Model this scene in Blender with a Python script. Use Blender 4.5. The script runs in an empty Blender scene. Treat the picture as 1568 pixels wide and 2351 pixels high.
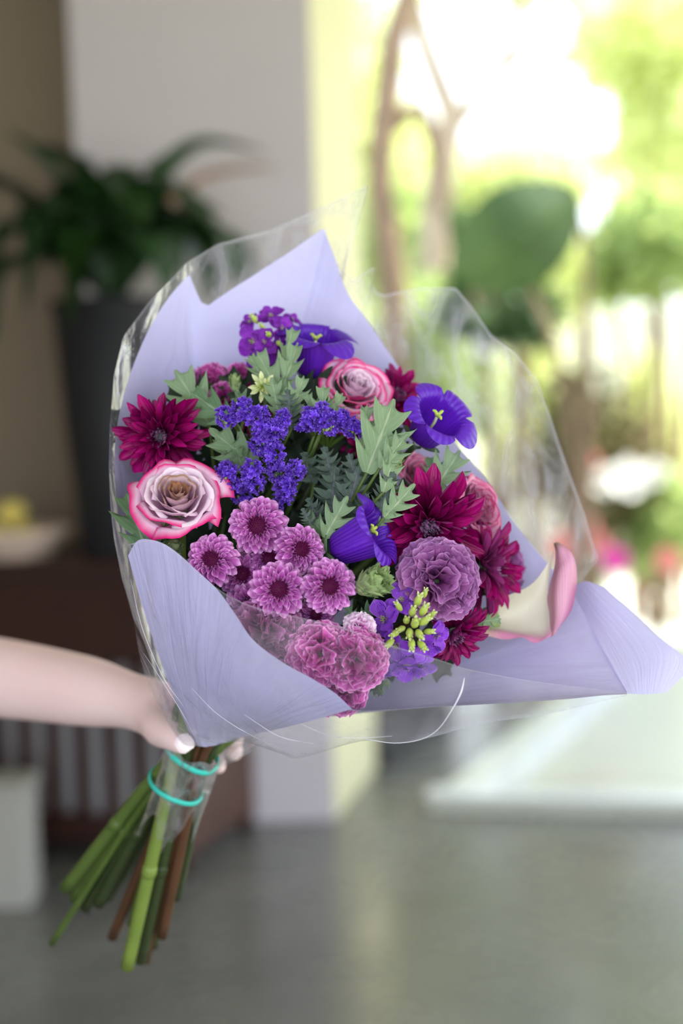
import bpy, math, random
from mathutils import Vector, Matrix, noise
R_ = random.Random(7)
rad = math.radians
SC = bpy.context.scene
COL = SC.collection
FPX = 50 / 24 * 1568

# ------------------------------------------------------------------ camera
cam = bpy.data.cameras.new('camera')
cam.sensor_fit = 'HORIZONTAL'; cam.sensor_width = 24; cam.lens = 50
cam.clip_start = 0.05; cam.clip_end = 300
cam.dof.use_dof = True; cam.dof.focus_distance = 0.985; cam.dof.aperture_fstop = 2.5
CM = Matrix.Translation((0, 0, 1.45)) @ Matrix.Rotation(rad(90 - 4.05), 4, 'X') @ Matrix.Rotation(rad(-1.8), 4, 'Z')
camo = bpy.data.objects.new('camera', cam); COL.objects.link(camo); camo.matrix_world = CM
SC.camera = camo
CR = CM.to_3x3()

# ------------------------------------------------------------------ world, sun, exposure
w = bpy.data.worlds.new('sky'); SC.world = w; w.use_nodes = True
nt = w.node_tree; nt.nodes.clear()
_o = nt.nodes.new('ShaderNodeOutputWorld'); _b = nt.nodes.new('ShaderNodeBackground')
_t = nt.nodes.new('ShaderNodeTexCoord'); _s = nt.nodes.new('ShaderNodeSeparateXYZ'); _r = nt.nodes.new('ShaderNodeValToRGB')
nt.links.new(_t.outputs['Generated'], _s.inputs[0]); nt.links.new(_s.outputs['Z'], _r.inputs[0])
_r.color_ramp.elements[0].position = 0.0; _r.color_ramp.elements[0].color = (0.88, 0.94, 1, 1)
_r.color_ramp.elements[1].position = 0.9; _r.color_ramp.elements[1].color = (0.58, 0.73, 1, 1)
nt.links.new(_r.outputs[0], _b.inputs[0]); _b.inputs[1].default_value = 2.8
nt.links.new(_b.outputs[0], _o.inputs[0])
sl = bpy.data.lights.new('sun', 'SUN'); sl.energy = 14; sl.angle = rad(0.6); sl.color = (1, 0.94, 0.82)
so = bpy.data.objects.new('sun', sl); COL.objects.link(so); so.location = (6, 6, 9)
so.rotation_euler = Vector((0.86, 0.22, 0.98)).to_track_quat('Z', 'Y').to_euler()
al = bpy.data.lights.new('front_fill_light', 'AREA'); al.shape = 'RECTANGLE'; al.size = 2.6; al.size_y = 1.7; al.energy = 62; al.color = (0.80, 0.88, 1)  # fill lamp added behind the camera to brighten the front paper flap
ao = bpy.data.objects.new('front_fill_light', al); COL.objects.link(ao); ao.location = (-1.3, -2.6, 1.3)
ao.rotation_euler = (Vector((-1.3, -2.6, 1.3)) - Vector((-.1, 1.0, 1.3))).to_track_quat('Z', 'Y').to_euler()
SC.view_settings.view_transform = 'Standard'; SC.view_settings.look = 'None'
SC.view_settings.gamma = 1; SC.view_settings.use_curve_mapping = False
SC.view_settings.exposure = 0.2
SC.cycles.use_denoising = True
SC.cycles.max_bounces = 10; SC.cycles.transparent_max_bounces = 24
SC.cycles.sample_clamp_indirect = 6

# ------------------------------------------------------------------ helpers
def P(px, py, d):
    return CM @ Vector(((px - 784) / FPX * d, -(py - 1175.5) / FPX * d, -d))
def Pt(t): return P(*t)
def DV(x, y, z): return (CR @ Vector((x, y, z))).normalized()
def ray(px, py): return CR @ Vector(((px - 784) / FPX, -(py - 1175.5) / FPX, -1))
def G(px, py, z=0.0):
    r = ray(px, py); o = CM.translation
    return o + r * ((z - o.z) / r.z)
def Yp(px, py, Y):
    r = ray(px, py); o = CM.translation
    return o + r * ((Y - o.y) / r.y)
def C(r, g, b, k=1.0):
    f = lambda c: (c / 255 / 12.92 if c / 255 <= .04045 else ((c / 255 + .055) / 1.055) ** 2.4) * k
    return (min(f(r), 1), min(f(g), 1), min(f(b), 1), 1)

def tag(o, label=None, cat=None, group=None, kind=None):
    for k, v in (('label', label), ('category', cat), ('group', group), ('kind', kind)):
        if v: o[k] = v
    return o
def make_mesh(name, verts, faces, mat, uv=None, smooth=True):
    me = bpy.data.meshes.new(name)
    me.from_pydata([tuple(v) for v in verts], [], faces)
    if uv is not None:
        l = me.uv_layers.new(name='UVMap').data
        idx = [0] * len(me.loops); me.loops.foreach_get('vertex_index', idx)
        flat = []
        for i in idx: flat += [uv[i][0], uv[i][1]]
        l.foreach_set('uv', flat)
    if smooth: me.polygons.foreach_set('use_smooth', [True] * len(me.polygons))
    if mat: me.materials.append(mat)
    return me
def put(name, me, parent=None, M=None, label=None, kind=None):
    o = bpy.data.objects.new(name, me); COL.objects.link(o)
    if parent is not None: o.parent = parent
    if M is not None: o.matrix_basis = M
    if label: o['label'] = label
    if kind: o['kind'] = kind
    return o
def empty(name, M, label, cat, group=None):
    o = bpy.data.objects.new(name, None); COL.objects.link(o)
    o.empty_display_size = 0.01; o.matrix_basis = M
    return tag(o, label, cat, group)
WM = {}
def world_part(name, me, root, label=None, kind=None):
    """a mesh given in world coordinates hung under a root"""
    return put(name, me, root, root.matrix_basis.inverted(), label, kind)
def frame(loc, f, spin=0.0, up=None):
    z = Vector(f).normalized(); u = Vector(up) if up else DV(0, 1, 0)
    if abs(z.dot(u)) > .97: u = DV(1, 0, 0)
    x = u.cross(z).normalized(); y = z.cross(x)
    M = Matrix((x, y, z)).transposed().to_4x4()
    return Matrix.Translation(loc) @ M @ Matrix.Rotation(spin, 4, 'Z')
def grid(nu, nv, fn, flip=False):
    vs, fs, uv = [], [], []
    for j in range(nv + 1):
        for i in range(nu + 1):
            u, v = i / nu, j / nv
            vs.append(fn(u, v)); uv.append((u, v))
    n = nu + 1
    for j in range(nv):
        for i in range(nu):
            a = j * n + i
            fs.append((a, a + n, a + n + 1, a + 1) if flip else (a, a + 1, a + n + 1, a + n))
    return vs, fs, uv
def join(parts):
    V, Fc, U = [], [], []
    for v, f, u in parts:
        k = len(V); V += list(v); U += list(u) if u else [(0, 0)] * len(v)
        Fc += [tuple(i + k for i in q) for q in f]
    return V, Fc, U
def xform(part, M):
    v, f, u = part
    return [M @ Vector(p) for p in v], f, u
def cr(pts, t):
    n = len(pts) - 1; x = min(max(t, 0), 1) * n; i = min(int(x), n - 1); f = x - i
    p1, p2 = pts[i], pts[i + 1]
    p0 = pts[i - 1] if i > 0 else p1 * 2 - p2
    p3 = pts[i + 2] if i + 2 <= n else p2 * 2 - p1
    return 0.5 * (2 * p1 + (p2 - p0) * f + (2 * p0 - 5 * p1 + 4 * p2 - p3) * f * f + (3 * p1 - p0 - 3 * p2 + p3) * f ** 3)
def cyl(z0, z1, r0, r1=None, n=20, cap=True):
    r1 = r0 if r1 is None else r1
    v = [Vector((r * math.cos(2 * math.pi * i / n), r * math.sin(2 * math.pi * i / n), z)) for z, r in ((z0, r0), (z1, r1)) for i in range(n)]
    f = [(i, (i + 1) % n, n + (i + 1) % n, n + i) for i in range(n)]
    if cap: f += [tuple(range(n - 1, -1, -1)), tuple(range(n, 2 * n))]
    return v, f, [(0, 0)] * len(v)
def tube(path, radii, n=8, steps=None, cap=True):
    pts = [Vector(p) for p in path]
    if steps:
        rr = [radii] * len(pts) if not isinstance(radii, (list, tuple)) else list(radii)
        q, r2 = [], []
        for k in range(steps + 1):
            t = k / steps; q.append(cr(pts, t))
            x = t * (len(rr) - 1); i = min(int(x), len(rr) - 2); r2.append(rr[i] + (rr[i + 1] - rr[i]) * (x - i))
        pts, radii = q, r2
    if not isinstance(radii, (list, tuple)): radii = [radii] * len(pts)
    vs, fs, uv = [], [], []
    ref = None
    for i, p in enumerate(pts):
        t = (pts[min(i + 1, len(pts) - 1)] - pts[max(i - 1, 0)]).normalized()
        if ref is None: ref = Vector((0, 0, 1)) if abs(t.z) < .9 else Vector((1, 0, 0))
        a = (ref - t * ref.dot(t)).normalized(); b = t.cross(a); ref = a
        for k in range(n):
            g = 2 * math.pi * k / n
            vs.append(p + (a * math.cos(g) + b * math.sin(g)) * radii[i]); uv.append((k / n, i / (len(pts) - 1)))
    for i in range(len(pts) - 1):
        for k in range(n):
            fs.append((i * n + k, i * n + (k + 1) % n, (i + 1) * n + (k + 1) % n, (i + 1) * n + k))
    if cap:
        fs.append(tuple(range(n - 1, -1, -1))); m = (len(pts) - 1) * n; fs.append(tuple(range(m, m + n)))
    return vs, fs, uv
def box(x0, y0, z0, x1, y1, z1, b=0.004):
    """a box with bevelled edges"""
    b = min(b, (x1 - x0) * .3, (y1 - y0) * .3, (z1 - z0) * .3)
    vs = []; X, Y, Z = (x0, x1), (y0, y1), (z0, z1)
    idx = {}
    for i in (0, 1):
        for j in (0, 1):
            for k in (0, 1):
                sx, sy, sz = (1, -1)[i] * b, (1, -1)[j] * b, (1, -1)[k] * b
                for ax in range(3):
                    p = [X[i] + sx, Y[j] + sy, Z[k] + sz]; p[ax] = (X[i], Y[j], Z[k])[ax]
                    idx[i, j, k, ax] = len(vs); vs.append(Vector(p))
    f = []
    for ax in range(3):
        o1, o2 = [a for a in range(3) if a != ax]
        for s in (0, 1):
            q = []
            for a, c in ((0, 0), (1, 0), (1, 1), (0, 1)):
                key = [0, 0, 0]; key[ax] = s; key[o1] = a; key[o2] = c; q.append(idx[(*key, ax)])
            f.append(tuple(q))
    for ax in range(3):       # edges along ax
        o1, o2 = [a for a in range(3) if a != ax]
        for a in (0, 1):
            for c in (0, 1):
                k0 = [0, 0, 0]; k0[o1] = a; k0[o2] = c; k1 = list(k0); k1[ax] = 1
                f.append((idx[(*k0, o1)], idx[(*k0, o2)], idx[(*k1, o2)], idx[(*k1, o1)]))
    for i in (0, 1):
        for j in (0, 1):
            for k in (0, 1): f.append((idx[i, j, k, 0], idx[i, j, k, 1], idx[i, j, k, 2]))
    me = bpy.data.meshes.new('t'); me.from_pydata(vs, [], f)
    import bmesh
    bm = bmesh.new(); bm.from_mesh(me); bmesh.ops.recalc_face_normals(bm, faces=bm.faces)
    f = [tuple(v.index for v in q.verts) for q in bm.faces]; bm.free(); bpy.data.meshes.remove(me)
    return vs, f, [(0, 0)] * len(vs)
def lathe(prof, n=28):
    vs, fs = [], []
    for r, z in prof:
        for k in range(n):
            g = 2 * math.pi * k / n; vs.append(Vector((r * math.cos(g), r * math.sin(g), z)))
    for i in range(len(prof) - 1):
        for k in range(n): fs.append((i * n + k, i * n + (k + 1) % n, (i + 1) * n + (k + 1) % n, (i + 1) * n + k))
    return vs, fs, [(0, 0)] * len(vs)
def mk(name, part, mat, smooth=True): return make_mesh(name, part[0], part[1], mat, part[2], smooth)

# ------------------------------------------------------------------ materials
class NT:
    def __init__(s, name):
        s.m = bpy.data.materials.new(name); s.m.use_nodes = True; s.t = s.m.node_tree; s.t.nodes.clear()
    def n(s, k, **kw):
        x = s.t.nodes.new('ShaderNode' + k)
        for a, b in kw.items(): setattr(x, a, b)
        return x
    def l(s, a, b): s.t.links.new(a, b)
    def math(s, op, a, b=None, c=None):
        x = s.n('Math', operation=op)
        for i, v in enumerate((a, b, c)):
            if v is None: continue
            if isinstance(v, (int, float)): x.inputs[i].default_value = v
            else: s.l(v, x.inputs[i])
        return x.outputs[0]
    def mix(s, f, a, b, mode='MIX'):
        x = s.n('Mix', data_type='RGBA', blend_type=mode)
        for i, v in ((0, f), (6, a), (7, b)):
            if isinstance(v, (int, float)): x.inputs[i].default_value = v
            elif isinstance(v, tuple): x.inputs[i].default_value = v
            else: s.l(v, x.inputs[i])
        return x.outputs[2]
    def rng(s, v, a, b, c=0.0, d=1.0):
        x = s.n('MapRange', interpolation_type='SMOOTHSTEP'); s.l(v, x.inputs[0])
        for i, q in enumerate((a, b, c, d)): x.inputs[i + 1].default_value = q
        return x.outputs[0]
    def noise(s, scale, detail=4, vec=None, dist=0):
        x = s.n('TexNoise'); x.inputs['Scale'].default_value = scale; x.inputs['Detail'].default_value = detail
        x.inputs['Distortion'].default_value = dist
        if vec is not None: s.l(vec, x.inputs['Vector'])
        return x.outputs[0]
    def coord(s, k='Object'): return s.n('TexCoord').outputs[k]
    def ramp(s, v, stops):
        x = s.n('ValToRGB'); e = x.color_ramp.elements
        while len(e) < len(stops): e.new(0.5)
        for q, (p, c) in zip(e, stops): q.position = p; q.color = c
        s.l(v, x.inputs[0]); return x.outputs[0]
    def bump(s, h, strength, dist=0.002):
        x = s.n('Bump'); x.inputs['Strength'].default_value = strength; x.inputs['Distance'].default_value = dist
        s.l(h, x.inputs['Height']); return x.outputs[0]
    def done(s, col, rough=.5, spec=.4, trans=0.0, normal=None, tcol=None, coat=0, metal=0):
        p = s.n('BsdfPrincipled'); o = s.n('OutputMaterial')
        def st(i, v):
            if isinstance(v, (int, float, tuple)): i.default_value = v
            else: s.l(v, i)
        st(p.inputs['Base Color'], col); st(p.inputs['Roughness'], rough); st(p.inputs['Specular IOR Level'], spec)
        p.inputs['Coat Weight'].default_value = coat; p.inputs['Metallic'].default_value = metal
        if normal is not None: s.l(normal, p.inputs['Normal'])
        if trans > 0:
            t = s.n('BsdfTranslucent'); st(t.inputs[0], tcol if tcol is not None else col)
            mx = s.n('MixShader'); mx.inputs[0].default_value = trans
            s.l(p.outputs[0], mx.inputs[1]); s.l(t.outputs[0], mx.inputs[2]); s.l(mx.outputs[0], o.inputs[0])
        else: s.l(p.outputs[0], o.inputs[0])
        return s.m
def plain(name, a, b=None, scale=20, rough=.6, spec=.3, trans=0, bump=0, bs=60, bd=.002, **k):
    x = NT(name); co = x.coord()
    col = x.mix(x.noise(scale, 5, co), a, b) if b else a
    nm = x.bump(x.noise(bs, 5, co), bump, bd) if bump else None
    return x.done(col, rough, spec, trans, nm, **k)
def petal_mat(name, stops, edge=None, e0=.75, e1=1.0, back=None, rough=.55, trans=.18, vein=0.0, veins=22, vary=.25, backedge=None, spec=.25):
    x = NT(name)
    s = x.n('SeparateXYZ'); x.l(x.coord('UV'), s.inputs[0])
    u, v = s.outputs[0], s.outputs[1]
    col = x.ramp(v, stops)
    au = x.math('ABSOLUTE', x.math('SUBTRACT', x.math('MULTIPLY', u, 2.0), 1.0))
    ed = x.rng(x.math('MAXIMUM', x.math('MULTIPLY', au, .98), v), e0, e1)
    if back is not None:
        bk = back
        if backedge is not None: bk = x.mix(ed, back, backedge)
    if edge is not None: col = x.mix(ed, col, edge)
    if back is not None: col = x.mix(x.n('NewGeometry').outputs['Backfacing'], col, bk)
    if vary:
        r = x.n('ObjectInfo').outputs['Random']
        k = x.math('ADD', x.math('MULTIPLY', r, vary), 1 - vary / 2)
        c3 = x.n('CombineColor')
        for i in range(3): x.l(k, c3.inputs[i])
        col = x.mix(1.0, col, c3.outputs[0], 'MULTIPLY')
    nm = None
    if vein:
        wv = x.math('SINE', x.math('MULTIPLY', u, veins * 6.283))
        wn = x.math('MULTIPLY', wv, x.rng(x.noise(8, 3, x.coord('UV')), .2, .8))
        nm = x.bump(wn, vein, .0006)
    return x.done(col, rough, spec, trans, nm)

def paper_mat():
    x = NT('lavender_paper'); mp = x.n('Mapping'); mp.inputs['Scale'].default_value = (16, 1.6, 1); mp.inputs['Rotation'].default_value = (0, 0, .35); x.l(x.coord('UV'), mp.inputs[0])
    a = x.noise(1.0, 5, mp.outputs[0], 1.2)
    b = x.math('ABSOLUTE', x.math('SUBTRACT', x.noise(14, 4, x.coord(), 1.6), .5))
    h = x.math('ADD', x.math('MULTIPLY', a, 1.0), x.math('MULTIPLY', b, .9))
    return x.done(C(202, 197, 240), .42, .35, .13, x.bump(h, .34, .006))
M_PAPER = paper_mat()
def film(name, haze, tint=(1, 1, 1, 1), bs=14, hs=34, low=0.0):
    x = NT(name); co = x.coord()
    mp = x.n('Mapping'); mp.inputs['Scale'].default_value = (1, 1, .45); x.l(co, mp.inputs[0])
    nm = x.bump(x.noise(bs, 5, mp.outputs[0], 2.2), .8, .012)
    lw = x.n('LayerWeight'); lw.inputs[0].default_value = .22; x.l(nm, lw.inputs['Normal'])
    g = x.n('BsdfGlossy'); g.inputs['Roughness'].default_value = .09; x.l(nm, g.inputs['Normal'])
    g.inputs[0].default_value = (1, 1, 1, 1)
    t = x.n('BsdfTransparent'); t.inputs[0].default_value = tint
    d = x.n('BsdfDiffuse'); d.inputs[0].default_value = C(226, 222, 236)
    tl = x.n('BsdfTranslucent'); tl.inputs[0].default_value = C(226, 222, 236)
    h = x.n('MixShader'); h.inputs[0].default_value = .45; x.l(d.outputs[0], h.inputs[1]); x.l(tl.outputs[0], h.inputs[2])
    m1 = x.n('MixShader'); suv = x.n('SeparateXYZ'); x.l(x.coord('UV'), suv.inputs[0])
    edge_glint = x.math('MULTIPLY', x.rng(suv.outputs[1], .0, .014, 1, 0), .4)  # glint of the cut edge painted as a hazier rim strip
    hz = x.math('ADD', x.math('MULTIPLY', x.rng(x.noise(hs, 6, mp.outputs[0], 1.8), .38, .68), haze * 1.6), haze * .35)
    if low: hz = x.math('ADD', hz, x.rng(suv.outputs[1], .45, 1.0, 0, low))
    x.l(x.math('MAXIMUM', hz, edge_glint), m1.inputs[0])
    x.l(t.outputs[0], m1.inputs[1]); x.l(h.outputs[0], m1.inputs[2])
    m2 = x.n('MixShader'); x.l(x.math('MULTIPLY', lw.outputs['Fresnel'], .42), m2.inputs[0])
    x.l(m1.outputs[0], m2.inputs[1]); x.l(g.outputs[0], m2.inputs[2])
    o = x.n('OutputMaterial'); x.l(m2.outputs[0], o.inputs[0])
    return x.m
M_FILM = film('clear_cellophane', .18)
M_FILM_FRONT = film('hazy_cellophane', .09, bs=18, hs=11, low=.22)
M_CREASE = plain('creased_film', C(214, 214, 226), rough=.2, spec=.6)

M_PINKMUM = petal_mat('lilac_pink_petal', [(0, C(120, 30, 105)), (.45, C(178, 78, 168)), (1, C(212, 122, 205))], C(236, 178, 232), .72, 1.0, C(228, 160, 222), .5, .2, .25, 4)
M_PINKDISC = plain('maroon_disc', C(84, 12, 62), C(120, 30, 88), 60, .6, .15)
M_PINKEYE = plain('green_eye', C(130, 110, 50), C(110, 50, 60), 40, .6)
M_BURG = petal_mat('burgundy_petal', [(0, C(58, 0, 36)), (.5, C(112, 2, 66)), (1, C(164, 6, 108))], C(140, 8, 90), .9, 1.0, C(160, 60, 130), .36, .12, .4, 5, .6)
M_BURGDARK = petal_mat('quill_petal', [(0, C(70, 0, 45)), (.6, C(110, 14, 80)), (1, C(190, 150, 190))], None, back=C(170, 120, 170), rough=.4, trans=.1)
M_BURGDISC = plain('quilled_disc', C(90, 50, 90), C(186, 170, 196), 90, .5)
M_ROSE_OUT = petal_mat('magenta_edged_petal', [(0, C(215, 160, 195)), (.6, C(232, 190, 222)), (1, C(240, 190, 224))], C(226, 22, 128), .84, 1.0, C(214, 70, 140), .42, .2, .2, 9, .15, C(205, 10, 105))
M_ROSE_MID = petal_mat('pale_rose_petal', [(0, C(196, 140, 176)), (.6, C(232, 200, 226)), (1, C(250, 234, 246))], C(242, 178, 218), .96, 1.0, C(238, 200, 226), .42, .22, .2, 9, .15)
M_ROSE_IN = petal_mat('tan_edged_petal', [(0, C(180, 116, 150)), (.6, C(216, 174, 200)), (.9, C(226, 196, 206))], C(176, 130, 100), .86, 1.0, C(224, 186, 206), .5, .2, .2, 9, .2, C(190, 148, 122))
M_ROSE_HEART = petal_mat('brown_heart_petal', [(0, C(150, 90, 100)), (1, C(196, 150, 128))], C(170, 120, 88), .7, 1.0, C(206, 166, 156), .55, .2)
M_ROSE3 = petal_mat('dusty_rose_petal', [(0, C(170, 80, 125)), (.6, C(212, 140, 180)), (1, C(216, 150, 186))], C(190, 40, 110), .85, 1.0, C(206, 150, 186), .45, .2, .3, 12, .3, C(170, 50, 110))
M_CARN_MAUVE = petal_mat('mauve_petal', [(0, C(110, 40, 105)), (.6, C(158, 82, 150)), (1, C(172, 108, 172))], C(186, 134, 190), .92, 1.0, C(166, 104, 166), .6, .15, .5, 14, .3)
M_CARN_PINK = petal_mat('ruffled_pink_petal', [(0, C(170, 30, 130)), (.65, C(196, 66, 162)), (1, C(214, 108, 190))], C(240, 176, 226), .92, 1.0, C(206, 96, 180), .55, .2, .4, 12, .25)
M_CARN_DIM = petal_mat('plum_pink_petal', [(0, C(110, 30, 85)), (.6, C(160, 70, 135)), (1, C(180, 100, 160))], C(196, 130, 180), .88, 1.0, C(176, 100, 156), .6, .15, .4, 12, .3)
M_CARN_PALE = petal_mat('pale_pink_petal', [(0, C(190, 40, 150)), (.55, C(226, 130, 205)), (.8, C(242, 214, 240))], C(250, 230, 248), .8, 1.0, C(240, 205, 236), .55, .2, .3, 12, .2)
M_STATICE = petal_mat('violet_floret', [(0, C(52, 12, 124)), (.5, C(102, 48, 196)), (1, C(130, 82, 226))], C(158, 120, 242), .9, 1.0, None, .6, .15, .5, 9, .7)
M_BELL = petal_mat('violet_bell', [(0, C(70, 14, 136)), (.5, C(98, 34, 188)), (1, C(124, 58, 208))], None, back=C(88, 26, 176), rough=.36, trans=.15, vein=.7, veins=30, vary=.15, spec=.35)
M_STOCK = petal_mat('purple_stock_petal', [(0, C(225, 215, 190)), (.2, C(150, 60, 190)), (1, C(140, 36, 190))], C(170, 90, 214), .85, 1.0, C(150, 70, 196), .5, .2, .4, 8, .4)
M_STOCK2 = petal_mat('bright_violet_petal', [(0, C(225, 225, 180)), (.22, C(160, 90, 214)), (1, C(142, 56, 214))], C(176, 110, 230), .8, 1.0, C(160, 90, 214), .5, .22, .4, 8, .3)
M_BUD = plain('lime_bud', C(206, 216, 110), C(150, 176, 76), 90, .5, trans=.1)
M_CREAM = petal_mat('cream_petal', [(0, C(170, 186, 90)), (.6, C(226, 232, 176)), (1, C(240, 242, 212))], None, rough=.5, trans=.25)
def leafmat(name, a, b, vein, dark=1.0, rough=.5):
    x = NT(name); s = x.n('SeparateXYZ'); x.l(x.coord('UV'), s.inputs[0]); u, v = s.outputs[0], s.outputs[1]
    col = x.mix(x.noise(5, 5, x.coord('UV')), a, b)
    au = x.math('ABSOLUTE', x.math('SUBTRACT', u, .5))
    mid = x.rng(au, .0, .055, 1, 0)
    sd = x.math('SINE', x.math('SUBTRACT', x.math('MULTIPLY', v, 44.0), x.math('MULTIPLY', au, 34.0)))
    sv = x.math('MULTIPLY', x.rng(sd, .86, 1.0), .45)
    mk_ = x.math('MAXIMUM', mid, sv)
    col = x.mix(x.math('MULTIPLY', mk_, .75), col, vein)
    col = x.mix(x.math('MULTIPLY', x.n('ObjectInfo').outputs['Random'], .35), col, C(70, 92, 72))
    return x.done(col, rough, .35, .18, x.bump(mk_, .4, .001))
M_LEAF = leafmat('grey_green_leaf', C(122, 150, 114), C(152, 176, 136), C(200, 212, 176))
M_LEAF2 = leafmat('green_leaf', C(92, 126, 92), C(116, 148, 108), C(170, 188, 150))
M_KALE = leafmat('purple_green_leaf', C(76, 96, 84), C(104, 120, 112), C(150, 132, 166))
M_LEAFSHADE = leafmat('shade_dark_leaf', C(28, 42, 28), C(38, 52, 36), C(52, 66, 46))  # very dark leaf colour stands for shadow in the bouquet's gaps
M_BUDGREEN = leafmat('pale_green_sepal', C(150, 176, 110), C(176, 194, 140), C(204, 214, 170))
M_STEM = plain('green_stem', C(90, 110, 48), C(60, 80, 34), 30, .42, .4, bump=.2)
M_STEMYELLOW = plain('yellow_green_stem', C(128, 146, 66), C(88, 108, 44), 24, .42, .4, bump=.2)  # yellower, brighter green for one of the stems
M_STEMDARK = plain('dark_green_stem', C(64, 76, 40), C(42, 52, 30), 30, .45, .4, bump=.2)
M_STEMBROWN = plain('brown_stem', C(96, 62, 40), C(66, 44, 30), 30, .55, .3, bump=.3)
M_CALLA = (lambda x: x)(None)
M_BAND = plain('teal_rubber', C(64, 196, 182), C(50, 180, 168), 40, .45, .4)
M_SKIN = (lambda x: x.done(x.mix(x.noise(18, 4, x.coord()), C(252, 224, 224), C(248, 212, 214)), .5, .35, .06, x.bump(x.noise(160, 4, x.coord()), .15, .001), C(230, 120, 90)))(NT('skin'))
M_NAIL = plain('fingernail', C(246, 226, 232), rough=.22, spec=.6)
exec_later = []
M_CALLA = None
# ------------------------------------------------------------------ setting
def structure(name, part, mat, smooth=False):
    o = put(name, mk(name, part, mat, smooth)); o['kind'] = 'structure'; return o
def slab(pts, z0, z1):
    n = len(pts)
    v = [Vector((p[0], p[1], z0)) for p in pts] + [Vector((p[0], p[1], z1)) for p in pts]
    f = [tuple(range(n - 1, -1, -1)), tuple(range(n, 2 * n))] + [(i, (i + 1) % n, n + (i + 1) % n, n + i) for i in range(n)]
    return v, f, [(0, 0)] * (2 * n)
def floor_mat():
    x = NT('polished_floor'); co = x.coord()
    a = x.mix(x.rng(x.noise(1.6, 5, co, 1), .3, .7), C(98, 98, 96), C(114, 114, 110))
    return x.done(a, x.rng(x.noise(3, 4, co), .2, .8, .2, .32), .7, 0, x.bump(x.noise(5, 3, co), .12, .01))
M_FLOOR = floor_mat()
M_WALL = plain('plaster_wall', C(200, 192, 200), C(192, 185, 192), 3, .85, .2, bump=.1)
M_JAMB = plain('cream_plaster', C(216, 212, 176), C(210, 206, 170), 3, .8, .2)
M_SHADEWALL = plain('shade_brown_wall', C(156, 140, 122), C(144, 130, 114), 3, .8, .2)  # brown deepened so the recess looks shaded
M_CEIL = plain('ceiling_paint', C(214, 210, 204), None)
M_STONE = plain('pale_stone', C(206, 208, 196), C(190, 194, 182), 4, .28, .5, bump=.1, bs=12)
M_TRIM = plain('white_stone_edge', C(226, 230, 232), C(214, 220, 224), 6, .2, .6)
M_LAWN = plain('garden_soil', C(190, 184, 158), C(150, 160, 110), .8, .9, .1)
M_WHITE = plain('white_render', C(238, 236, 228), C(226, 224, 214), 2, .85, .2)
# floor of the room, the column wall with its splayed cream reveal, the recess left of it
floor_ = structure('floor', slab([(-3.2, -3), (4.6, -3), (4.6, 8.6), (-3.2, 8.6)], -.1, 0), M_FLOOR)
A_, B_ = G(770, 1882), G(866, 1762)
xl = Yp(166, 250, A_.y).x
structure('wall_back', slab([(xl, A_.y), (A_.x, A_.y), (A_.x - .02, A_.y + .75), (xl, A_.y + .75)], 0, 3.3), M_WALL)
structure('trim_1', slab([(A_.x, A_.y), (B_.x, B_.y), (A_.x - .02, B_.y)], 0, 3.3), M_JAMB)
structure('wall_recess', slab([(-3.3, A_.y + .55), (xl + .05, A_.y + .55), (xl + .05, A_.y + .75), (-3.3, A_.y + .75)], 0, 3.3), M_SHADEWALL)
structure('wall_left', slab([(-3.35, -3.0), (-3.2, -3.0), (-3.2, A_.y + .75), (-3.35, A_.y + .75)], 0, 3.3), M_SHADEWALL)
structure('ceiling', slab([(-3.35, -3.2), (4.6, -3.2), (4.6, 6.0), (-3.35, 6.0)], 3.3, 3.45), M_CEIL)
structure('shade_wall', slab([(-3.35, -3.2), (-1.2, -3.2), (-1.2, -3.0), (-3.35, -3.0)], 0, 3.3), M_WALL)  # unseen wall added behind the camera to cut light from the left
structure('shade_slab', slab([(2.7, 6.0), (7.5, 6.0), (7.5, 9.0), (2.7, 9.0)], 3.3, 3.45), M_CEIL)  # unseen slab added overhead to keep sun off the terrace
# the raised pale stone terrace beyond the opening, with its white edging strips
c0 = G(985, 1862); c1 = G(1225, 1668); c2 = G(1700, 1880)
dr = (c1 - c0).normalized(); df = (c2 - c0).normalized()
far_ = c0 + dr * 5.2
terr = [(c0.x, c0.y), (c0.x + df.x * 5, c0.y + df.y * 5), (far_.x + 5, far_.y), (far_.x, far_.y)]
structure('patio', slab(terr, 0.001, .045), M_STONE)
def strip(o, d, L, wd, z0, z1, s):
    nrm = Vector((-d.y, d.x, 0)) * s
    q = [o, o + d * L, o + d * L + nrm * wd, o + nrm * wd]
    if s < 0: q = q[::-1]
    return slab([(p.x, p.y) for p in q], z0, z1)
structure('trim_2', strip(c0 - df * .01, df, 5, .13, .046, .06, 1), M_TRIM)
structure('trim_3', strip(c0 + df * .14 + dr * .14, dr, 4.9, .12, .046, .06, -1), M_TRIM)
structure('ground', slab([(-60, -40), (60, -40), (60, 70), (-60, 70)], -.35, -.12), M_LAWN)
structure('garden_path', slab([(1.2, 8.7), (12, 8.7), (12, 12), (2.2, 12)], -.1, -.02), M_WHITE)
gw0 = Yp(1150, 900, 14.0)
structure('white_glare_slab', slab([(gw0.x, 14), (9, 13), (9, 13.2), (gw0.x, 14.2)], -.12, 2.35), M_WHITE)  # white slab added to give a blown-out bright patch

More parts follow.
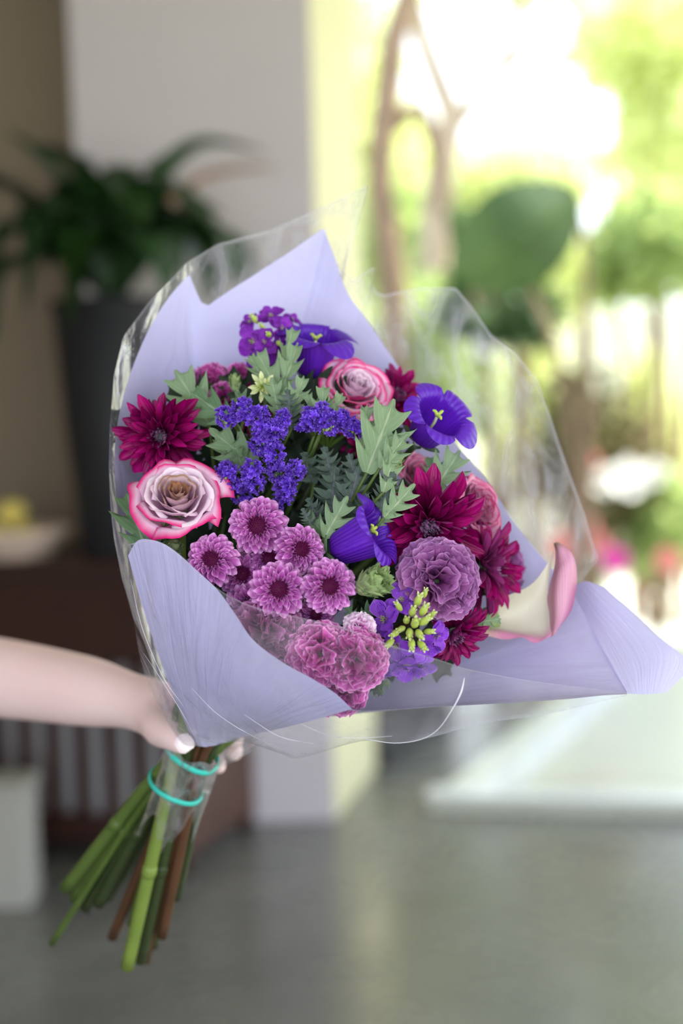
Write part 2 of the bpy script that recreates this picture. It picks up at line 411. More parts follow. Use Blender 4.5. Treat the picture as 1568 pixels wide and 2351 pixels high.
# ------------------------------------------------------------------ furniture by the wall
M_DKWOOD = plain('dark_red_brown_wood', C(66, 40, 34), C(46, 28, 26), 6, .42, .4, bump=.1)
M_BRWOOD = plain('brown_wood', C(82, 52, 38), C(64, 40, 30), 6, .45, .4, bump=.1)
M_GREYPANEL = plain('grey_panel', C(206, 204, 210), C(190, 188, 194), 4, .6)
M_POT = plain('charcoal_glaze', C(44, 44, 48), C(34, 34, 38), 5, .55, .3)
M_SOIL = plain('potting_soil', C(50, 40, 32), C(36, 28, 22), 60, .9, bump=.6)
M_GREYBOX = plain('pale_grey_paint', C(164, 162, 156), None, rough=.6)
fr = G(436, 2012); bk = G(592, 1898)
sd = (bk - fr); sd.z = 0; depth_ = sd.length; sd.normalize(); fd = Vector((-sd.y, sd.x, 0))    # fd: leftwards along the front
TOPZ = Yp(250, 1292, fr.y).z
rackM = Matrix((fd, sd, (0, 0, 1))).transposed().to_4x4(); rackM.translation = Vector((fr.x, fr.y, 0))
rack = empty('plant_rack', rackM, 'dark red-brown slatted wooden rack standing against the wall under the potted plant', 'rack')
LW = 1.55
# local x runs from the right end to the left; its y runs back to the wall. fd x sd = -z so faces are recalculated per box
def rb(name, a, mat, label=None):
    v, f, u = box(*a); return put(name, make_mesh(name, v, f, mat, u, False), rack, None, label)
rb('top_board', (-.02, -.02, TOPZ - .05, LW, depth_, TOPZ), M_DKWOOD)
rb('end_panel', (0, .0, .06, .025, depth_ - .02, TOPZ - .051), M_BRWOOD, 'plain brown end panel')
rb('end_panel', (LW - .03, .0, .06, LW - .005, depth_ - .02, TOPZ - .051), M_BRWOOD, 'plain brown end panel')
rb('drawer_front', (.035, -.012, TOPZ - .33, LW * .5 - .01, .02, TOPZ - .06), M_DKWOOD)
rb('drawer_front', (LW * .5 + .01, -.012, TOPZ - .33, LW - .04, .02, TOPZ - .06), M_DKWOOD)
rb('bottom_rail', (.03, .0, .08, LW - .035, .03, .17), M_DKWOOD)
rb('back_panel', (.03, .10, .1, LW - .035, .12, TOPZ - .06), M_GREYPANEL, 'pale grey back panel seen between the slats')
k = 0
xx = .04
while xx < LW - .09:
    rb('slat', (xx, .003, .171, xx + .05, .024, TOPZ - .335), M_DKWOOD); xx += .105
for a in ((0, 0), (LW - .05, 0), (0, depth_ - .07), (LW - .05, depth_ - .07)):
    rb('foot', (a[0], a[1], 0, a[0] + .045, a[1] + .045, .06), M_DKWOOD)
# tall charcoal planter with a large arching plant
pc = Yp(285, 1270, fr.y + .20); pc.z = TOPZ
ztop = Yp(285, 690, pc.y).z
plant = empty('potted_plant', Matrix.Translation(pc), 'large plant with arching dark green leaves in a tall charcoal pot on the rack', 'plant')
hp = ztop - TOPZ
put('pot', mk('pot', lathe([(0, 0), (.115, 0), (.135, .01), (.17, hp * .5), (.195, hp - .03), (.205, hp - .02), (.205, hp), (.188, hp), (.184, hp - .06), (0, hp - .06)]), M_POT), plant)
put('soil', mk('soil', lathe([(0, hp - .04), (.1, hp - .035), (.183, hp - .05), (.183, hp - .058), (0, hp - .058)]), M_SOIL), plant)
M_PLANT = leafmat('glossy_dark_leaf', C(34, 66, 22), C(24, 48, 18), C(60, 92, 40), rough=.35)
M_PLANTDRY = leafmat('dry_brown_leaf', C(176, 130, 100), C(160, 118, 92), C(186, 146, 116))
def blade(path, wd, nv=14):
    """a long lance leaf following a path, folded a little along its midrib"""
    pts = [Vector(p) for p in path]
    def fn(u, v):
        p = cr(pts, v); t = (cr(pts, min(v + .02, 1)) - cr(pts, max(v - .02, 0))).normalized()
        sx = t.cross(Vector((0, 0, 1)));
        if sx.length < .05: sx = Vector((1, 0, 0))
        sx.normalize(); nn = sx.cross(t)
        wv = wd * 1.3 * (math.sin(math.pi * max(v - .12, 0.0) / .88) ** .7 if v > .12 else 0) + .004
        a = 2 * u - 1
        return p + sx * a * wv + nn * abs(a) * wv * .35
    return grid(6, nv, fn)
def plantleaf(pxs, wd, mat, label=None):
    pts = [Yp(x, y, pc.y + dy) for x, y, dy in pxs]
    base = Vector((pc.x, pc.y, ztop - .05))
    path = [base, base.lerp(pts[0], .55) + Vector((0, 0, .05))] + pts
    o = world_part('leaf', mk('leaf', blade(path, wd), mat), plant, label)
for pxs, wd in (
    ([(372, 420, -.1), (470, 336, -.15), (615, 352, -.2)], .05), ([(330, 470, -.2), (390, 440, -.3), (520, 560, -.35)], .075),
    ([(420, 520, -.2), (520, 560, -.25), (560, 660, -.3)], .07), ([(150, 440, 0), (70, 350, .05), (10, 300, .1)], .05),
    ([(180, 400, -.1), (120, 350, -.15), (240, 380, -.2)], .05), ([(100, 520, 0), (0, 430, .0), (-90, 480, 0)], .08),
    ([(300, 420, .0), (330, 390, .05), (400, 430, .1)], .08), ([(260, 500, -.2), (290, 420, -.3), (330, 520, -.4)], .09),
    ([(120, 560, -.2), (40, 520, -.3), (-30, 640, -.35)], .09), ([(160, 520, -.25), (110, 510, -.35), (60, 720, -.4)], .08),
    ([(220, 540, -.28), (200, 560, -.36), (160, 760, -.4)], .08), ([(330, 540, -.3), (350, 560, -.36), (380, 700, -.38)], .09),
    ([(400, 560, -.1), (450, 560, -.15), (490, 700, -.2)], .085), ([(250, 460, .1), (220, 430, .12), (170, 470, .14)], .08),
    ([(60, 470, .1), (-20, 420, .12), (-80, 440, .14)], .08), ([(200, 470, -.1), (230, 450, -.2), (300, 600, -.3)], .08),
    ([(90, 600, -.1), (10, 640, -.2), (-20, 800, -.2)], .08), ([(380, 480, .1), (430, 460, .1), (520, 500, .1)], .06),
    ([(270, 480, .05), (300, 440, .1), (420, 470, .1)], .09), ([(150, 500, .05), (100, 470, .1), (20, 560, .1)], .1)):
    plantleaf(pxs, wd, M_PLANT)
rp_ = random.Random(12)
for _i in range(16):
    a_ = rp_.uniform(-1, 1); x0_ = 255 + a_ * 130; x2_ = 255 + a_ * 250 + rp_.uniform(-30, 30); y2_ = rp_.uniform(560, 730); dd_ = rp_.uniform(-.32, -.05)
    plantleaf([(x0_, rp_.uniform(470, 560), dd_ * .6), ((x0_ + x2_) / 2, rp_.uniform(490, 580), dd_ * .9), (x2_, y2_, dd_)], rp_.uniform(.06, .09), M_PLANT)
plantleaf([(430, 440, .0), (520, 400, .0), (640, 385, -.02)], .035, M_PLANTDRY, 'dry brown drooping leaf')
# dish with yellow fruit at the left edge
dc = Yp(28, 1290, fr.y + .28); dc.z = TOPZ
dish = empty('fruit_dish', Matrix.Translation(dc) @ Matrix.Scale(1.35, 4), 'shallow pale dish at the left edge on the dark rack, holding yellow fruit', 'dish')
M_DISH = plain('pale_glaze', C(236, 214, 200), C(226, 200, 186), 6, .3, .5)
put('bowl', mk('bowl', lathe([(0, .004), (.09, 0), (.1, .004), (.145, .06), (.152, .064), (.148, .07), (.138, .064), (.09, .014), (0, .012)]), M_DISH), dish)
M_LEMON = plain('yellow_rind', C(240, 224, 130), C(226, 200, 96), 12, .45, .4, bump=.2, bs=120)
def lemon(dx, dy, dz, s, label, rot):
    o = put('lemon', mk('lemon', lathe([(0, -.045), (.006, -.043), (.012, -.036), (.026, -.022), (.031, 0), (.026, .022), (.012, .036), (.006, .043), (0, .045)], 18), M_LEMON))
    o.matrix_basis = Matrix.Translation(dc + Vector((dx, dy, dz)) * 1.35) @ Matrix.Rotation(rot, 4, 'Z') @ Matrix.Rotation(1.45, 4, 'X') @ Matrix.Scale(s * 1.35, 4)
    tag(o, label, 'fruit', 'yellow fruit in the pale dish')
lemon(.035, -.02, .05, 1.15, 'yellow fruit resting lowest in the pale dish, nearest the pot', .4)
lemon(-.05, .01, .05, 1.1, 'yellow fruit in the pale dish beside the picture edge', 1.5)
lemon(.0, .02, .108, 1.0, 'yellow fruit on top of the others in the dish', 2.4)
# grey crate on the floor at the left
gb = G(104, 2030); gb = gb + Vector((0, -.22, 0)); g2 = Yp(104, 1800, gb.y)
crate = empty('storage_box', Matrix.Translation(gb), 'pale grey box on the floor in front of the rack at the left edge', 'box')
v, f, u = box(-.62, 0, 0, 0, .16, g2.z - .03); put('body', make_mesh('body', v, f, M_GREYBOX, u, False), crate)
v, f, u = box(-.63, -.01, g2.z - .029, .01, .17, g2.z); put('lid', make_mesh('lid', v, f, M_GREYBOX, u, False), crate)
# dark trough beyond the reveal
tq = G(885, 1765); tr = (G(985, 1690) - tq).normalized(); tl = Vector((-tr.y, tr.x, 0))
M_TROUGH = plain('dark_trough', C(58, 58, 58), C(46, 46, 48), 8, .6)
T4 = Matrix((tr, tl, (0, 0, 1))).transposed().to_4x4(); T4.translation = tq
trough = empty('planter_trough', T4, 'low dark planter trough on the floor just beyond the cream reveal', 'planter')
for nm, a in (('side', (0, 0, 0, .95, .02, .2)), ('side', (0, .2, 0, .95, .22, .2)), ('end', (0, .021, 0, .02, .199, .2)), ('end', (.93, .021, 0, .95, .199, .2)), ('base', (.021, .021, .0, .929, .199, .02))):
    v, f, u = box(*a); put(nm, make_mesh(nm, v, f, M_TROUGH, u, False), trough)
v, f, u = box(.021, .021, .0201, .929, .199, .17); put('soil', make_mesh('soil', v, f, M_SOIL, u, False), trough)

# ------------------------------------------------------------------ garden
M_LIME = plain('painted_sun_leaf', C(226, 232, 186), C(204, 218, 146), 3, .5, .3, .5, tcol=C(250, 252, 210))  # strong sunlight put into the pale leaf colour
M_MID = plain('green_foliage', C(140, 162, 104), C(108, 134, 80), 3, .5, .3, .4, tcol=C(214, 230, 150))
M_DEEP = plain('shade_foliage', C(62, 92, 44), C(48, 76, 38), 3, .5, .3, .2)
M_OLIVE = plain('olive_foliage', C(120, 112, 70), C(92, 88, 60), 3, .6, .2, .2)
M_BARK = plain('pale_bark', C(196, 178, 160), C(150, 130, 112), 8, .8, .2, bump=.5, bs=30, bd=.01)
M_BARKDK = plain('brown_bark', C(150, 126, 104), C(116, 96, 78), 8, .8, .2, bump=.5, bs=30, bd=.01)
M_WFLOWER = plain('white_blossom', C(246, 244, 240), rough=.6, trans=.3)
M_PFLOWER = plain('pink_blossom', C(226, 60, 170), C(236, 110, 190), 20, .6, trans=.3)
M_SFLOWER = plain('salmon_blossom', C(236, 160, 150), C(226, 140, 136), 20, .6, trans=.3)
def cloud(blobs, n, size, seed):
    """folded real leaves scattered through the outer part of a set of ellipsoids"""
    r = random.Random(seed); V, Fc = [], []
    vol = [a[3] * a[4] * a[5] for a in blobs]; tot = sum(vol)
    for a, vv in zip(blobs, vol):
        for _ in range(int(n * vv / tot)):
            d = Vector((r.gauss(0, 1), r.gauss(0, 1), r.gauss(0, 1))).normalized() * (r.random() ** .4)
            c = Vector((a[0] + d.x * a[3], a[1] + d.y * a[4], a[2] + d.z * a[5]))
            t = Vector((r.gauss(0, 1), r.gauss(0, 1), r.gauss(0, .8) - .3)).normalized()
            s = t.cross(Vector((r.gauss(0, 1), r.gauss(0, 1), r.gauss(0, 1)))).normalized(); nn = s.cross(t)
            L = size * r.uniform(.7, 1.3); W_ = L * .3; k = len(V)
            V += [c, c + t * L * .45 + s * W_ + nn * W_ * .3, c + t * L, c + t * L * .45 - s * W_ + nn * W_ * .3, c + t * L * .5]
            Fc += [(k, k + 1, k + 4), (k + 1, k + 2, k + 4), (k + 2, k + 3, k + 4), (k + 3, k, k + 4)]
    return V, Fc, None
def wl(name, part, root, mat, label=None, kind=None, smooth=False):
    v, f, u = part
    return world_part(name, make_mesh(name, v, f, mat, u, smooth), root, label, kind)
def ell(px, py, Y, rx, ry, rz):
    p = Yp(px, py, Y); s = Y / FPX
    return (p.x, p.y, p.z, rx * s, ry, rz * s)
def gtube(pts, r, Y, steps=14): return tube([Yp(x, y, Y + dy) for x, y, dy in pts], r, 10, steps)
t1 = empty('garden_tree', Matrix.Translation(G(985, 1560)), 'pale sunlit tree forking into two limbs in front of the white sky', 'tree')
Y1 = 9.5
base1 = Yp(975, 1500, Y1); base1.z = -.12
t1.matrix_basis = Matrix.Translation(base1)
wl('trunk', tube([base1, Yp(985, 1000, Y1), Yp(995, 620, Y1), Yp(1010, 420, Y1), Yp(1040, 250, Y1)], [.12, .1, .095, .1, .09], 12, 16), t1, M_BARK, smooth=True)
wl('limb', gtube([(1040, 270, 0), (1000, 170, 0), (965, 70, 0), (940, -60, 0), (930, -260, .1)], [.08, .07, .065, .06, .05], Y1), t1, M_BARK, smooth=True)
wl('limb', gtube([(1036, 290, 0), (1090, 230, 0), (1150, 150, 0), (1190, 50, 0), (1230, -200, 0)], [.075, .05, .05, .045, .04], Y1), t1, M_BARK, smooth=True)
wl('limb', gtube([(1150, 155, 0), (1210, 135, 0), (1290, 120, 0), (1400, 60, 0)], [.035, .03, .03, .02], Y1), t1, M_BARK, smooth=True)
wl('foliage', cloud([ell(1000, -260, Y1, 420, 1.2, 180), ell(1330, -160, Y1, 260, 1.0, 140), ell(800, 30, Y1 + .5, 75, .5, 120), ell(1200, -40, Y1, 40, .3, 50)], 2600, .16, 3), t1, M_LIME, kind='stuff')
t2 = empty('garden_tree', Matrix.Translation((0, 0, 0)), 'brown slender double trunk tree just right of the cream reveal', 'tree')
Y2 = 8.4; base2 = Yp(915, 1500, Y2); base2.z = -.12; t2.matrix_basis = Matrix.Translation(base2)
wl('trunk', tube([base2, Yp(912, 1000, Y2), Yp(900, 640, Y2), Yp(872, 400, Y2), Yp(890, 220, Y2), Yp(905, 90, Y2), Yp(950, -80, Y2), Yp(960, -300, Y2)], [.1, .09, .085, .08, .085, .08, .06, .05], 12, 24), t2, M_BARKDK, smooth=True)
wl('limb', gtube([(893, 300, .1), (960, 250, .1), (1000, 350, .2), (1010, 480, .3)], [.05, .05, .045, .03], Y2), t2, M_BARKDK, smooth=True)
wl('foliage', cloud([ell(880, -330, Y2, 300, .8, 150)], 500, .15, 5), t2, M_MID, kind='stuff')
def bush(name, label, blobs, n, size, mat, seed, stems=3, cat='shrub', group='shrubs and trees of the garden'):
    b0 = blobs[0]; root = empty(name, Matrix.Translation((b0[0], b0[1], -.12)), label, cat, group)
    wl('foliage', cloud(blobs, n, size, seed), root, mat, kind='stuff')
    for i in range(stems):
        q = blobs[i % len(blobs)]; a = Vector((b0[0] + (i - stems / 2) * .12, b0[1], -.12))
        wl('stem', tube([a, a.lerp(Vector(q[:3]), .6) + Vector((.05, 0, 0)), Vector(q[:3])], [.04, .03, .015], 7, 6), root, M_BARKDK, smooth=True)
    return root
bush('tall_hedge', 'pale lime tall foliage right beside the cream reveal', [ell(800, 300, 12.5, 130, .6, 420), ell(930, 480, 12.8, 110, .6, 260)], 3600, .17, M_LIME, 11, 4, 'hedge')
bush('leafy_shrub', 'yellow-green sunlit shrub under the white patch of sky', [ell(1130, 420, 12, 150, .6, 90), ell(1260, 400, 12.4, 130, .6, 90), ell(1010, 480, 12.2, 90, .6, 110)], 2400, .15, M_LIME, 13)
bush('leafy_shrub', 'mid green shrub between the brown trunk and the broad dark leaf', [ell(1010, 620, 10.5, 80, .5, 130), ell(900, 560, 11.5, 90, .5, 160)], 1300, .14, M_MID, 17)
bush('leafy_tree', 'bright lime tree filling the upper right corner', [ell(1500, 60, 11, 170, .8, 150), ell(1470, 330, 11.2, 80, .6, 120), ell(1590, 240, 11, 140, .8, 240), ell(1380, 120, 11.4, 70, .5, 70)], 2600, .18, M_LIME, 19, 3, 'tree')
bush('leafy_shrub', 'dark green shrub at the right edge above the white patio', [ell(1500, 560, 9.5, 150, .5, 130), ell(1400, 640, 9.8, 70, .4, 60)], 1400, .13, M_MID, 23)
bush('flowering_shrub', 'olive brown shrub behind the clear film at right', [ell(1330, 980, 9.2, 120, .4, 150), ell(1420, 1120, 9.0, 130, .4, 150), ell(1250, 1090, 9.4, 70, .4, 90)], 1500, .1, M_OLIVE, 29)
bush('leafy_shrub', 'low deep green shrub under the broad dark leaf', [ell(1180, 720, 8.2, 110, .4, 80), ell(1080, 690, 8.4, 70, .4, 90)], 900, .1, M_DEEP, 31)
bush('leafy_shrub', 'bright shrub hanging over the added white slab at right', [ell(1330, 620, 12, 90, .5, 80), ell(1250, 700, 12.4, 70, .5, 60)], 1000, .14, M_LIME, 37)
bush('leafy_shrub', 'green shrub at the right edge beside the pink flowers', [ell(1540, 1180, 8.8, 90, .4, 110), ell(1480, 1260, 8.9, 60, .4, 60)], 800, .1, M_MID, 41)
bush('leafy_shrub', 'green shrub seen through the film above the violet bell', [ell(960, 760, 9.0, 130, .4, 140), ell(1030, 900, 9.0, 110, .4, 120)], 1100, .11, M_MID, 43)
bush('leafy_shrub', 'pale lime low shrub in the sun before the added white slab', [ell(1230, 880, 12.6, 90, .4, 110), ell(1180, 1000, 12.4, 90, .4, 110)], 1100, .13, M_LIME, 47)
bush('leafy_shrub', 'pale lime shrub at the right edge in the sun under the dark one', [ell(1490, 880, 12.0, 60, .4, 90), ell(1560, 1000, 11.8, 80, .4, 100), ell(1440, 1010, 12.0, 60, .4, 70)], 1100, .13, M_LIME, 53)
# broad leaved plant in the shade
bp = Yp(1340, 1500, 7.4); bp.z = 0
ban = empty('broad_leaved_plant', Matrix.Translation(bp), 'plant with one huge dark green leaf hanging in the shade', 'plant')
def bigleaf(px, wpx, Y, tilt):
    a, b, c = [Yp(x, y, Y + dy) for x, y, dy in px]
    wd = wpx * Y / FPX
    def fn(u, v):
        p = cr([a, b, c], v); s = (c - a).normalized().cross(Vector((0, -1, tilt))).normalized()
        wv = wd * math.sin(math.pi * min(max(v, .0), 1)) ** .55
        q = 2 * u - 1
        return p + s * q * wv + Vector((0, 1, 0)) * abs(q) * wv * .3 + Vector((0, 0, 1)) * .01 * math.sin(v * 60) * abs(q)
    return grid(10, 28, fn)
M_BIG = leafmat('broad_dark_leaf', C(70, 96, 34), C(60, 84, 28), C(90, 116, 50))
for px, wp, Y, tl_ in (([(1330, 440, 0), (1190, 540, -.1), (1050, 640, .1)], 120, 7.2, 0), ([(1190, 560, .3), (1090, 560, .3), (1030, 480, .2)], 70, 7.3, .2), ([(1200, 600, .4), (1160, 660, .4), (1090, 740, .3)], 60, 7.5, 0)):
    wl('leaf', bigleaf(px, wp, Y, tl_), ban, M_BIG, smooth=True)
wl('stalk', tube([bp, Yp(1350, 1000, 7.5), Yp(1345, 620, 7.4), Yp(1325, 445, 7.25)], [.035, .028, .02, .012], 8, 10), ban, M_BARKDK, smooth=True)
wl('stalk', tube([bp, Yp(1300, 900, 7.6), Yp(1200, 620, 7.6)], [.03, .025, .015], 8, 8), ban, M_BARKDK, smooth=True)
# blossoms of the flower bed: each flower head a small thing
def blossom(px, py, Y, r, mat, label, group):
    p = Yp(px, py, Y); rr = random.Random(int(px * 7 + py)); s = r * Y / FPX
    root = empty('garden_flower', Matrix.Translation(p), label, 'flower', group)
    for k in range(6):
        pet = grid(4, 4, lambda u, v: Vector(((2 * u - 1) * .45 * math.sin(math.pi * (v * .85 + .12)) * s, v * s, .25 * v * v * s)))
        put('petal', mk('petal', pet, mat), root, Matrix.Rotation(1.2, 4, 'X') @ Matrix.Rotation(k * 1.047, 4, 'Z') @ Matrix.Rotation(.35, 4, 'X'))
    gp = p.copy(); gp.z = 0
    wl('stem', tube([p, p.lerp(gp, .5) + Vector((.02, .01, 0)), gp], .006, 6, 5), root, M_STEM, smooth=True)
for px, py, Y, r, m, l_, g_ in (
    (1440, 1105, 8.6, 60, M_WFLOWER, 'large white garden flower near the right edge over the brown shrub', 'white garden flowers'),
    (1385, 1110, 8.7, 45, M_WFLOWER, 'smaller white garden flower left of the largest one', 'white garden flowers'),
    (1500, 1090, 8.7, 40, M_WFLOWER, 'white garden flower at the far right of its row', 'white garden flowers'),
    (1410, 1290, 7.8, 42, M_PFLOWER, 'vivid magenta garden flower beyond the calla lily', 'pink garden flowers'),
    (1375, 1250, 7.9, 32, M_SFLOWER, 'salmon garden flower above the vivid magenta one', 'pink garden flowers'),
    (1340, 1210, 8.0, 40, M_SFLOWER, 'salmon garden flower seen through the clear film', 'pink garden flowers'),
    (1290, 1260, 7.9, 50, M_SFLOWER, 'salmon garden flower behind the tip of the calla', 'pink garden flowers'),
    (1355, 1060, 8.6, 26, M_SFLOWER, 'small salmon garden flower on the brown shrub', 'pink garden flowers'),
    (1110, 690, 7.9, 30, M_SFLOWER, 'salmon garden flower under the huge dark leaf', 'pink garden flowers'),
    (1530, 1290, 8.4, 40, M_SFLOWER, 'salmon garden flower at the right picture edge', 'pink garden flowers')):
    blossom(px, py, Y, r, m, l_, g_)
# ------------------------------------------------------------------ the bouquet: stems meet at the tie
TIE = P(433, 1752, 1.112)
AX = (P(600, 1330, 1.03) - P(330, 2020, 1.175)).normalized()      # towards the flowers
E1 = AX.cross(DV(0, 0, 1)).normalized(); E2 = AX.cross(E1).normalized()
ENDS = [  # px, py, depth, radius, material, ring angle (deg), ring radius
    (118, 2168, 1.24, .0030, M_STEM, 150, .9), (150, 2040, 1.20, .0055, M_STEM, 170, .95), (196, 2085, 1.235, .0052, M_STEMDARK, 140, .7),
    (247, 2062, 1.25, .0050, M_STEMDARK, 110, .6), (292, 2222, 1.17, .0055, M_STEMYELLOW, 230, .9), (322, 2205, 1.20, .0055, M_STEMDARK, 260, .55),
    (335, 2208, 1.215, .0034, M_STEMBROWN, 300, .5), (258, 2152, 1.24, .0046, M_STEMBROWN, 120, .3), (372, 2150, 1.19, .0044, M_STEMBROWN, 320, .75),
    (404, 2062, 1.20, .0044, M_STEMDARK, 20, .85), (385, 2100, 1.24, .0048, M_STEMDARK, 40, .5), (305, 2120, 1.225, .0052, M_STEM, 200, .4),
    (215, 1960, 1.215, .0052, M_STEM, 160, .6), (345, 2060, 1.25, .005, M_STEMDARK, 80, .6), (280, 2010, 1.26, .005, M_STEMDARK, 130, .5),
    (172, 2062, 1.225, .0058, M_STEM, 160, .75), (226, 2075, 1.22, .0056, M_STEMDARK, 145, .55), (268, 2030, 1.24, .0054, M_STEMDARK, 120, .4), (350, 2172, 1.21, .005, M_STEMDARK, 280, .35), (308, 2180, 1.20, .0048, M_STEM, 240, .7), (392, 2030, 1.21, .0048, M_STEMDARK, 10, .7)]
END_USE = {}
def tie_pt(ang, rr, along=0.0):
    g = rad(ang); return TIE + (E1 * math.cos(g) + E2 * math.sin(g)) * .0165 * rr + AX * along
def stem_part(root, head, f, end=None, r=.0024, mat=None, back=.02):
    """the flower's own stem: from the head down through the tie to its cut end"""
    f = Vector(f).normalized()
    if end is None:
        ang = R_.uniform(0, 360); rr = R_.uniform(0, .6); mat = mat or M_STEMDARK
        tp = tie_pt(ang, rr); up = tie_pt(ang, rr * 1.5, .05)
        path = [head - f * back * .4, head - f * back * 1.6, head.lerp(up, .35) - f * back * .8, head.lerp(up, .7), up, tp, tie_pt(ang, rr * .9, -.03)]
        rr_ = [r] * 5 + [r * .9, r * .8]
    else:
        e = ENDS[end]; q = P(e[0], e[1], e[2]); mat = e[4]
        tp = tie_pt(e[5], e[6]); up = tie_pt(e[5], e[6] * 1.5, .05)
        path = [head - f * back * .4, head - f * back * 1.6, head.lerp(up, .35) - f * back * .8, head.lerp(up, .7), up, tp, tp.lerp(q, .25), tp.lerp(q, .5) , tp.lerp(q, .75), q]
        rr_ = [r, r, r, r, e[3] * .75, e[3] * .85, e[3] * .95, e[3], e[3], e[3] * 1.02]
    world_part('stem', mk('stem', tube(path, rr_, 9, 26), mat), root)
    if end is not None and e[3] > .005:     # a leaf node on the thick stems
        for t_ in (.5,):
            c = tp.lerp(q, t_); d = (q - tp).normalized()
            v = tube([c - d * .006, c - d * .002, c + d * .002, c + d * .006], [e[3] * .98, e[3] * 1.14, e[3] * 1.15, e[3] * .98], 9)
            world_part('stem_node', mk('stem_node', v, mat), root)

def petal(w, cup, curl, tip=.5, notch=0.0, base=.25, nu=4, nv=7, wav=0.0):
    """strap petal along +Y, unit length, upper side +Z"""
    def fn(u, v):
        a = 2 * u - 1
        e = (base + (1 - base) * min(1, v / .62) ** .9) * (max(0.0, 1 - max(0, v - tip) ** 2 / (1.02 - tip) ** 2)) ** .5
        y = v - notch * (abs(a) < .3) * (v > .95)
        return Vector((a * w * e, y - .05 * a * a * v, cup * a * a * e * w * 2 + curl * v * v + wav * math.sin(9 * a + 5 * v) * v))
    return grid(nu, nv, fn)
CACHE = {}
def cached(key, fn):
    if key not in CACHE: CACHE[key] = fn()
    return CACHE[key]
def RX(a): return Matrix.Rotation(a, 4, 'X')
def RY(a): return Matrix.Rotation(a, 4, 'Y')
def RZ(a): return Matrix.Rotation(a, 4, 'Z')
def TR(x, y, z): return Matrix.Translation((x, y, z))
def SCL(s): return Matrix.Scale(s, 4)

def dome_stubs(rd, n, L, wd, height, seed, lean=.3):
    r = random.Random(seed); V, Fc = [], []
    for i in range(n):
        q = math.sqrt((i + .5) / n); a = i * 2.39996
        b = Vector((q * rd * math.cos(a), q * rd * math.sin(a), height * (1 - q * q)))
        d = Vector((math.cos(a) * q * lean * 2, math.sin(a) * q * lean * 2, 1)).normalized(); s = Vector((-math.sin(a), math.cos(a), 0)); o = d.cross(s)
        l = L * r.uniform(.7, 1.2); k = len(V)
        for t, ww in ((0, .7), (.7, 1.0), (1, .35)):
            for c1, c2 in ((1, 0), (0, 1), (-1, 0), (0, -1)):
                V.append(b + d * l * t + (s * c1 + o * c2) * wd * ww)
        for j in (0, 1):
            for m in range(4): Fc.append((k + j * 4 + m, k + j * 4 + (m + 1) % 4, k + (j + 1) * 4 + (m + 1) % 4, k + (j + 1) * 4 + m))
        Fc.append((k + 8, k + 9, k + 10, k + 11))
    return V, Fc, [(0, 0)] * len(V)

def pompon(px, py, d, Rp, f, label, rnd, end=None, group='small lilac-pink chrysanthemums'):
    r = random.Random(rnd); Rm = Rp * d / FPX
    loc = P(px, py, d); fw = DV(*f); M = frame(loc, fw, r.uniform(0, 6))
    root = empty('pink_chrysanthemum', M, label, 'flower', group)
    for q in range(3):
        cached(('pp', q), lambda: mk('petal', petal(.235, .62, (.05, .16, -.04)[q], .72, 0, .3, 4, 8), M_PINKMUM))
    for n, r0, L, el, z in ((18, .30, .74, -14, -.10), (18, .30, .70, 3, -.05), (16, .30, .60, 19, 0.0), (15, .30, .48, 34, .04), (14, .29, .34, 50, .07)):
        for k in range(n):
            a = 2 * math.pi * (k + r.uniform(-.25, .25)) / n + el
            s = Rm * L * r.uniform(.9, 1.1)
            put('petal', CACHE[('pp', r.randrange(3))], root, RZ(a) @ TR(0, r0 * Rm, z * Rm) @ RX(rad(el + r.uniform(-9, 9))) @ RY(r.uniform(-.25, .25)) @ SCL(s))
    put('disc', cached('ppd', lambda: mk('disc', join([dome_stubs(.37, 130, .15, .026, .15, 3), lathe([(.36, -.06), (.34, .02), (.24, .10), (.12, .14), (0, .15)], 20)]), M_PINKDISC)), root, SCL(Rm * 1.08), 'dark maroon centre of tight unopened florets', 'stuff')
    put('eye', cached('ppe', lambda: mk('eye', dome_stubs(.07, 10, .05, .018, .16, 4, .1), M_PINKEYE)), root, TR(0, 0, .06 * Rm) @ SCL(Rm), 'small greenish eye', 'stuff')
    put('calyx', cached('ppc', lambda: mk('calyx', lathe([(.03, -.32), (.16, -.26), (.3, -.12), (.31, -.12), (.1, -.1), (.0, -.09)]), M_LEAF2)), root, SCL(Rm), 'green cup under the petals')
    stem_part(root, loc, fw, end, .0020)
    return root
